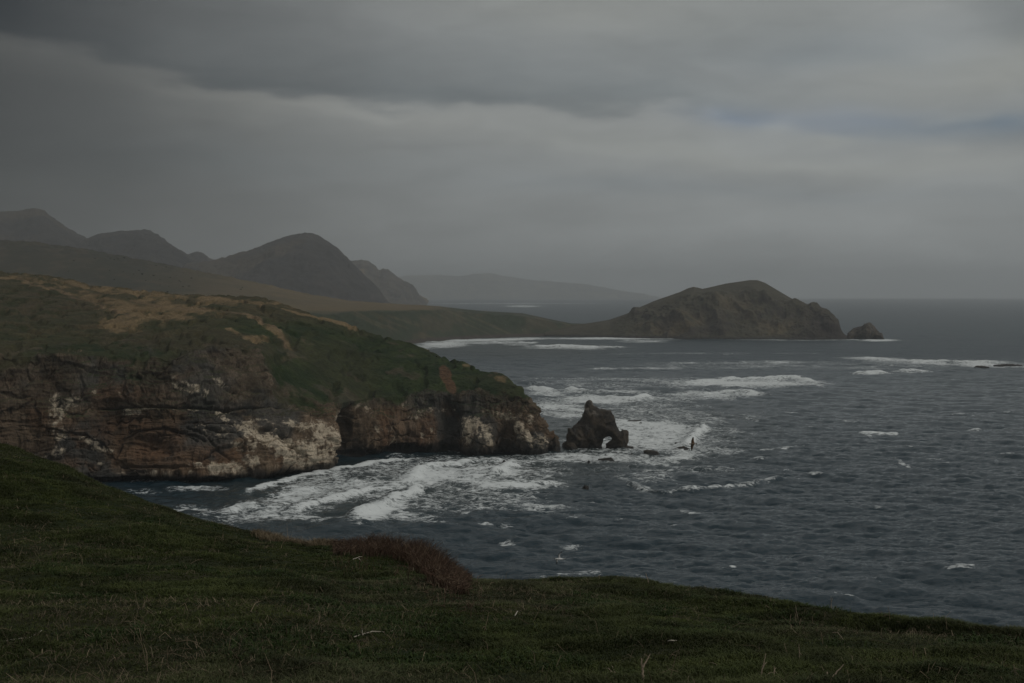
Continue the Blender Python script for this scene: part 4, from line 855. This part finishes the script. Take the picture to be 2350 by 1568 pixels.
stick([A([(1290, 285), (1340, 297), (1420, 260), (1500, 205)]), A([(1475, 215), (1440, 185)]), A([(1500, 205), (1550, 190)])], .012, 'bleached silvery forked twig lying in the turf, upper right of the thick stalk', 'dead_branch', M_PALE, group=GS, cat='branch')
stick([A([(1880, 685), (1940, 690), (2000, 705), (1985, 740)])], .007, 'short bent tan twig lying right of the bleached forked twig, low in the photo', group=GS)
stick([A([(1885, 615), (1950, 630), (2060, 645)]), A([(1930, 620), (1900, 560)])], .006, 'thin twig lying just above the short bent tan twig', group=GS)
stick([Bz([(0, 868), (25, 700), (60, 560), (85, 430)]), Bz([(30, 680), (75, 580), (100, 560)]), Bz([(40, 850), (80, 780), (140, 720), (230, 705), (310, 775)])], .009, 'pale many branched dead stem standing near the bottom edge with an arching side branch', 'dead_stalk', upright=True, group=GS, cat='stalk')
stick([Bz([(195, 868), (205, 760), (208, 620)]), Bz([(207, 700), (235, 640)])], .010, 'straight reddish brown dead stalk beside the many branched stem', 'dead_stalk', upright=True, group=GS, cat='stalk')
stick([Bz([(990, 868), (992, 790), (990, 705)]), Bz([(985, 850), (955, 750)]), Bz([(1000, 850), (1110, 730), (1235, 590)])], .020, 'stout broken stump of a dead stalk with one long side twig, at the bottom edge', 'dead_stalk', upright=True, group=GS, cat='stalk')
stick([Bz([(1775, 743), (1950, 750), (2065, 780)]), Bz([(1953, 770), (1953, 700)])], .007, 'straight pale twig lying crosswise in the turf near the bottom right corner', group=GS)
stick([Bz([(1065, 160), (1140, 175), (1235, 255)])], .006, 'thin bent pale twig in the turf above the stout broken stump', group=GS)
stick([Bz([(740, 710), (800, 790), (875, 868)])], .007, 'thin straight stem leaning left beside the stout broken stump', upright=True, group=GS)
stick([Bz([(560, 610), (580, 430), (570, 290)]), Bz([(575, 420), (620, 460)])], .008, 'slim grey dead stalk standing alone behind the many branched stem', 'dead_stalk', upright=True, group=GS, cat='stalk')
stick([Cz([(435, 650), (520, 625), (595, 600)])], .016, 'short cream coloured stick lying in front of the red brown thicket', M_PALE and 'dead_stick', M_PALE, group=GS)
stick([Cz([(520, 640), (553, 685)])], .016, 'stubby cream stick lying just under the short cream coloured stick', 'dead_stick', M_PALE, group=GS)
stick([Cz([(980, 592), (1010, 640), (1058, 698)])], .012, 'tan stick lying aslant in the middle of the slope before the thicket', group=GS)
stick([Cz([(1242, 820), (1248, 770), (1250, 745)])], .014, 'short upright tan stub between the thicket and the lower turf', 'dead_stalk', upright=True, group=GS, cat='stalk')
stick([Cz([(1330, 790), (1380, 740), (1420, 690)])], .010, 'thin brown stick leaning toward the lower end of the thicket', group=GS)
stick([Cz([(1640, 795), (1610, 730), (1565, 660), (1540, 600)])], .011, 'long bare stem standing in the lower right part of the thicket', 'dead_stalk', upright=True, group=GS, cat='stalk')
stick([Cz([(255, 500), (310, 493), (370, 492)])], .012, 'pale stick lying level below the left end of the thicket', group=GS)
stick([Dz([(5, 652), (80, 645), (140, 625), (190, 600)])], .009, 'long curved pale branch lying at the left edge of the photo', 'dead_branch', M_PALE, group=GS, cat='branch')
stick([Dz([(1600, 630), (1680, 610), (1750, 602), (1805, 594)]), Dz([(1640, 622), (1635, 590)])], .010, 'long pale crooked branch lying in the middle foreground', 'dead_branch', M_PALE, group=GS, cat='branch')
stick([Dz([(1595, 272), (1625, 266), (1648, 258)])], .010, 'tan stick lying high on the slope left of the leaning ones', group=GS)
stick([Dz([(230, 430), (262, 436), (280, 432)])], .012, 'small grey twig heap lying in the left foreground', group=GS)
stick([Dz([(830, 444), (860, 440), (885, 436)])], .008, 'small pale twig lying in the centre left foreground', group=GS)
stick([Ez([(660, 300), (650, 270), (640, 240)])], .014, 'single brown dead stalk sticking up over the crest against the sea', 'dead_stalk', upright=True, group=GS, cat='stalk')
stick([Ez([(1480, 392), (1478, 345)]), Ez([(1480, 370), (1488, 350)])], .010, 'dead flower stalk standing on the crest toward the right edge', 'dead_stalk', upright=True, group=GS, cat='stalk')
stick([Ez([(1336, 458), (1322, 415), (1318, 385)])], .009, 'leaning pale stalk standing just inside the crest right of centre', 'dead_stalk', upright=True, group=GS, cat='stalk')
stick([Ez([(48, 443), (62, 425)]), ], .014, 'small white splinter of wood on the turf below the crest', 'dead_stick', M_PALE, group=GS)
stick([Ez([(1940, 445), (1942, 420)])], .007, 'thin dead stem on the crest, farthest right of all standing stems', 'dead_stalk', upright=True, group=GS, cat='stalk')
stick([Dz([(1303, 168), (1298, 135), (1296, 105)])], .007, 'thin bare stem rising from the crest left of the thicket', 'dead_stalk', upright=True, group=GS, cat='stalk')
stick([Ez([(1705, 700), (1760, 702), (1795, 708)])], .008, 'pale thin twig lying flat by the bottom right corner', group=GS)
# thicket of red-brown canes on the edge
r5 = np.random.default_rng(55); paths, cols = [], []
TL = [(775, 1240), (830, 1243), (880, 1246), (930, 1256), (965, 1278), (1000, 1300), (1050, 1318), (1085, 1322)]
TLx = np.array([p[0] for p in TL]); TLy = np.array([p[1] for p in TL])
for i in range(5200):
    x = 765 + 312 * r5.random() if i < 4900 else 765 + 340 * r5.random(); y0 = np.interp(x, TLx, TLy) + 4
    low = r5.random() ** 1.3 * (34 if x < 940 else 44) * (1 if i < 4900 else 2.2)
    gpt = ground_at(x, y0 + low)
    if gpt is None: continue
    full = math.sin(min(1, max(.12, (x - 750) / 130)) * math.pi / 2) * min(1, (1105 - x) / 60 + .2)
    top = np.interp(x, [765, 800, 830, 880, 935, 965, 1000, 1040, 1085], [1236, 1218, 1210, 1205, 1209, 1224, 1254, 1287, 1316])
    hgt = max(.06, (y0 - top + .25 * low) / F * gpt[1]) * (.62 + .45 * r5.random() ** .8) * max(.3, 1 - .4 * low / 44)
    a = r5.random() * 6.28; ln = hgt * (.15 + .5 * r5.random()) + .06
    tip = gpt + np.array([math.cos(a) * ln + .12 * hgt, math.sin(a) * ln, hgt]); mid = gpt * .5 + tip * .5 + r5.normal(0, .03, 3) + np.array([-math.cos(a) * .06, 0, .06])
    rad = .0045 + .004 * r5.random(); paths.append((np.array([gpt, mid, tip]), np.array([rad, rad * .8, rad * .4])))
    base_c = np.array([.090, .057, .040]) if r5.random() < .75 else np.array([.15, .11, .075]); cols.append(base_c * (.6 + .8 * r5.random()))
    if r5.random() < .5:
        t2 = mid + np.array([r5.normal(0, .1), r5.normal(0, .1), hgt * .38]); paths.append((np.array([mid, (mid + t2) / 2 + r5.normal(0, .015, 3), t2]), np.array([rad * .7, rad * .5, rad * .3]))); cols.append(cols[-1])
off_ = ground_root(900, 1262)
th = tubes('thicket', [(p - off_, r) for p, r in paths], col_mat('cane_bark', 14, .3, 0, 1, .85, .15), cols, 3); th.location = off_
tag(th, 'leafless red brown thicket of thin canes on the edge of the foreground slope', 'shrub')
# straw fringe on the crest left of the thicket and rough stems on the crest
Bf = []
for i in range(900):
    x = 585 + 190 * r5.random(); y0 = np.interp(x, [560, 620, 700, 775], [1216, 1231, 1243, 1246]) + 2 + 10 * r5.random() ** 2; gpt = ground_at(x, y0)
    if gpt is not None: Bf.append(gpt)
Bf = np.array(Bf); rng = np.random.default_rng(9)
g = blades('straw_fringe', Bf, .12 + .12 * rng.random(len(Bf)), .014 + 0 * Bf[:, 0], .7, np.tile(c3(.19, .15, .095), (len(Bf), 1)), 6, .12); tag(g, 'fringe of pale straw grass along the crest left of the thicket', 'dead grass', kind='stuff')
Bf = []
for i in range(2600):
    x = -50 + 2450 * r5.random(); y0 = 1040 + 560 * r5.random(); gpt = ground_at(x, y0)
    if gpt is not None and gpt[1] < 60: Bf.append(gpt)
Bf = np.array(Bf); n1 = fbm(Bf, 4, 2, 91)
paths, cols = [], []
for p, q_ in zip(Bf, n1):
    if r5.random() > .1 + 1.2 * max(0, q_ - .45): continue
    h = .10 + .30 * r5.random() ** 2; a = r5.random() * 6.28; fl = r5.random() < .6
    tip = p + (np.array([math.cos(a) * h * 1.3, math.sin(a) * h * 1.3, .07]) if fl else np.array([math.cos(a) * h * .4, math.sin(a) * h * .4, h])); mid = (p + tip) / 2 + np.array([0, 0, .05]) + r5.normal(0, .02, 3)
    rad = .0025 + .00012 * p[1]; paths.append((np.array([p, mid, tip]), np.array([rad, rad * .8, rad * .4]))); cols.append(np.array([.20, .155, .105]) * (.5 + 1.0 * r5.random()))
st_ = tubes('dead_stems', paths, M_GRASS, cols, 3); tag(st_, 'thin dry stems strewn and standing across the foreground turf', 'dead stems', kind='stuff')

# ================================================================== BIRDS
def bird(name, span, loc, yaw, roll, pitch, wcol, tipcol, bodycol, label, flap=.25, sweep_=.18, group=None):
    bm_v, bm_f = [], []
    o = bpy.data.objects.new(name, None)
    L = span * .42; n, s = 14, 10; V = []; Fq = []; prof = [(.0, .004), (.05, .035), (.12, .055), (.2, .055), (.3, .075), (.45, .092), (.6, .085), (.75, .06), (.88, .035), (1.0, .008)]
    for t in np.linspace(0, 1, n):
        r_ = np.interp(t, [p[0] for p in prof], [p[1] for p in prof]) * L * 1.25
        for k in range(s):
            a = 2 * math.pi * k / s; V.append((math.cos(a) * r_, L * (.5 - t), math.sin(a) * r_ * .9 + (.02 * L if t < .15 else 0)))
    for i in range(n - 1):
        for k in range(s): Fq.append((i * s + k, i * s + (k + 1) % s, (i + 1) * s + (k + 1) % s, (i + 1) * s + k))
    b0 = len(V)
    for j, (y, hw) in enumerate([(-.30 * L, .03 * L), (-.45 * L, .07 * L), (-.62 * L, .13 * L)]):
        V += [(-hw, y, .006), (hw, y, .006), (hw, y, -.006), (-hw, y, -.006)]
    for j in range(2):
        for k in range(4): Fq.append((b0 + j * 4 + k, b0 + j * 4 + (k + 1) % 4, b0 + j * 4 + 4 + (k + 1) % 4, b0 + j * 4 + 4 + k))
    body = make_mesh(name, np.array(V), np.array(Fq), np.tile(bodycol, (len(V), 1)), mat=M_FEATHER)
    body.location = loc; body.rotation_euler = (pitch, roll, yaw)
    tag(body, label, 'bird', group)
    for sd in (-1, 1):
        V, Fq, C = [], [], []
        st8 = np.linspace(0, 1, 12)
        for t in st8:
            x = sd * span * .5 * (t * (1 - .06 * t)); bend = flap * span * .5 * (math.sin(min(t / .45, 1) * math.pi / 2) * .55 - max(0, t - .45) * .35)
            yl = L * .16 + span * sweep_ * .35 * math.sin(min(t / .4, 1) * math.pi / 2) * .4 - span * sweep_ * max(0, t - .4) * 1.0; ch = span * (.115 if name == 'seagull' else .21) * (1 - t ** 2.2 * .88) * (1 - .15 * math.sin(t * 3.1))
            th_ = .012 * (1 - t) + .004
            V += [(x, yl, bend), (x, yl - ch * .4, bend + th_), (x, yl - ch, bend - .002), (x, yl - ch * .4, bend - th_)]
            cc_ = np.array(wcol) if t < .72 else np.array(tipcol); C += [cc_] * 4
        for i in range(11):
            for k in range(4): Fq.append((i * 4 + k, i * 4 + (k + 1) % 4, i * 4 + 4 + (k + 1) % 4, i * 4 + 4 + k))
        w_ = make_mesh('wing', np.array(V), np.array(Fq), np.array(C), mat=M_FEATHER, parent=body)
    V = [(0, L * .62, 0), (L * .018, L * .5, 0), (0, L * .5, L * .02), (-L * .018, L * .5, 0), (0, L * .5, -L * .02)]
    make_mesh('bill', np.array(V), np.array([(0, 1, 2), (0, 2, 3), (0, 3, 4), (0, 4, 1)]), np.tile(np.array([.3, .2, .05]), (5, 1)), mat=M_FEATHER, parent=body)
    bpy.data.objects.remove(o)
    return body
M_FEATHER = col_mat('feathers', 30, .08, 0, 1, .7, .2)
W = (.72, .72, .70); SL = (.05, .05, .055)
bird('seagull', 1.7, tuple(P3(1284, 1283, 105)), math.radians(112), math.radians(48), math.radians(4), (.5, .5, .5), (.03, .03, .03), W, 'white gull with slate black wings flying low over the near sea', .35)
bird('brown_bird', 1.05, tuple(P3(1589, 1019, 88)), math.radians(95), math.radians(66), math.radians(2), (.13, .085, .052), (.05, .035, .025), (.15, .11, .075), 'dark brown bird banking with upright wings in front of the surf', .12, .12)
for px_, py_, a, lb in [(1101, 751, 20, 'tiny white gull, leftmost of those before the far green bluff'), (1160, 746, 70, 'tiny white gull gliding with spread wings before the far green bluff'), (1199, 757, 120, 'tiny white gull, lower of the two at the right of the far bluff'), (1205, 755, 10, 'tiny white gull, upper of the two at the right of the far bluff')]:
    bird('seagull', 1.4, tuple(P3(px_, py_, 1150)), math.radians(a), .2, 0, W, (.4, .4, .4), W, lb, .3, group='white gulls flying before the far bluff')
for px_, py_, dd_, lb in [(1427, 949, 690, 'white gull perched near the crown of the headland tip'),]:
    pass
# ================================================================== SHRUBS ON THE TAN HILL
M_BUSH = flat_mat('bush_leaves', (.032, .034, .026), .9, .4, .8)
def bush_mesh():
    r = np.random.default_rng(77); V, T = [], []
    for i in range(900):
        d_ = r.normal(size=3); d_ /= np.linalg.norm(d_); p = d_ * (r.random() ** .4) * np.array([2.2, 2.2, 1.5]) * (.8 + .3 * math.sin(d_[0] * 5 + d_[2] * 4)); p[2] = abs(p[2]) * 1.1
        a, b_ = r.normal(size=(2, 3)) * .38; k = len(V); V += [p, p + a, p + b_]; T.append((k, k + 1, k + 2))
    return np.array(V), np.array(T)
CBV = BVHTree.FromPolygons([tuple(v) for v in CG[60:].reshape(-1, 3)], [tuple(f) for f in grid_faces(*CG[60:].shape[:2])])
V_, T_ = bush_mesh(); src = None; rb = random.Random(3)
spots = [(700, 688 * 0 + 0)]
cl = [(330, 625, 80, 26, 16), (420, 648, 60, 16, 12), (250, 590, 60, 14, 8), (590, 668, 90, 12, 4)]
for cx, cy, sx, sy, n in cl:
    for i in range(n):
        x, y = cx + rb.gauss(0, sx * .6), cy + rb.gauss(0, sy * .6); d = Vector(P3(x, y, 1.0)) - Vector((0, 0, H)); d.normalize()
        h = CBV.ray_cast(Vector((0, 0, H)), d)
        if h[0] is None: continue
        if src is None: src = make_mesh('shrub', V_, T_, smooth=False, mat=M_BUSH); o = src
        else: o = src.copy(); scene.collection.objects.link(o)
        sc = rb.uniform(.35, 1.1); o.location = h[0]; o.scale = (sc * rb.uniform(.9, 1.5), sc * rb.uniform(.9, 1.5), sc); o.rotation_euler = (0, 0, rb.random() * 6)
        tag(o, 'small dark shrub dotted on the tan hillside beyond the headland', 'shrub', 'dark shrubs dotted over the tan hillside')
# ================================================================== HAZE
bm = bpy.data.meshes.new('haze'); x0, x1, y0, y1, z0, z1 = -17000, 17000, -1500, 29500, -7.5, 520
vs = [(x, y, z) for x in (x0, x1) for y in (y0, y1) for z in (z0, z1)]
bm.from_pydata(vs, [], [(0, 1, 3, 2), (4, 6, 7, 5), (0, 4, 5, 1), (2, 3, 7, 6), (0, 2, 6, 4), (1, 5, 7, 3)]); bm.update()
hz_ = bpy.data.objects.new('haze', bm); scene.collection.objects.link(hz_); tag(hz_, kind='stuff')
m = bpy.data.materials.new('haze_air'); m.use_nodes = True; nt = m.node_tree; nt.nodes.remove(nt.nodes['Principled BSDF'])
pv = nt.nodes.new('ShaderNodeVolumePrincipled'); pv.inputs['Color'].default_value = (.955, .985, 1.0, 1); pv.inputs['Density'].default_value = 7.2e-5; pv.inputs['Anisotropy'].default_value = .58
nt.links.new(pv.outputs[0], nt.nodes['Material Output'].inputs['Volume']); bm.materials.append(m)
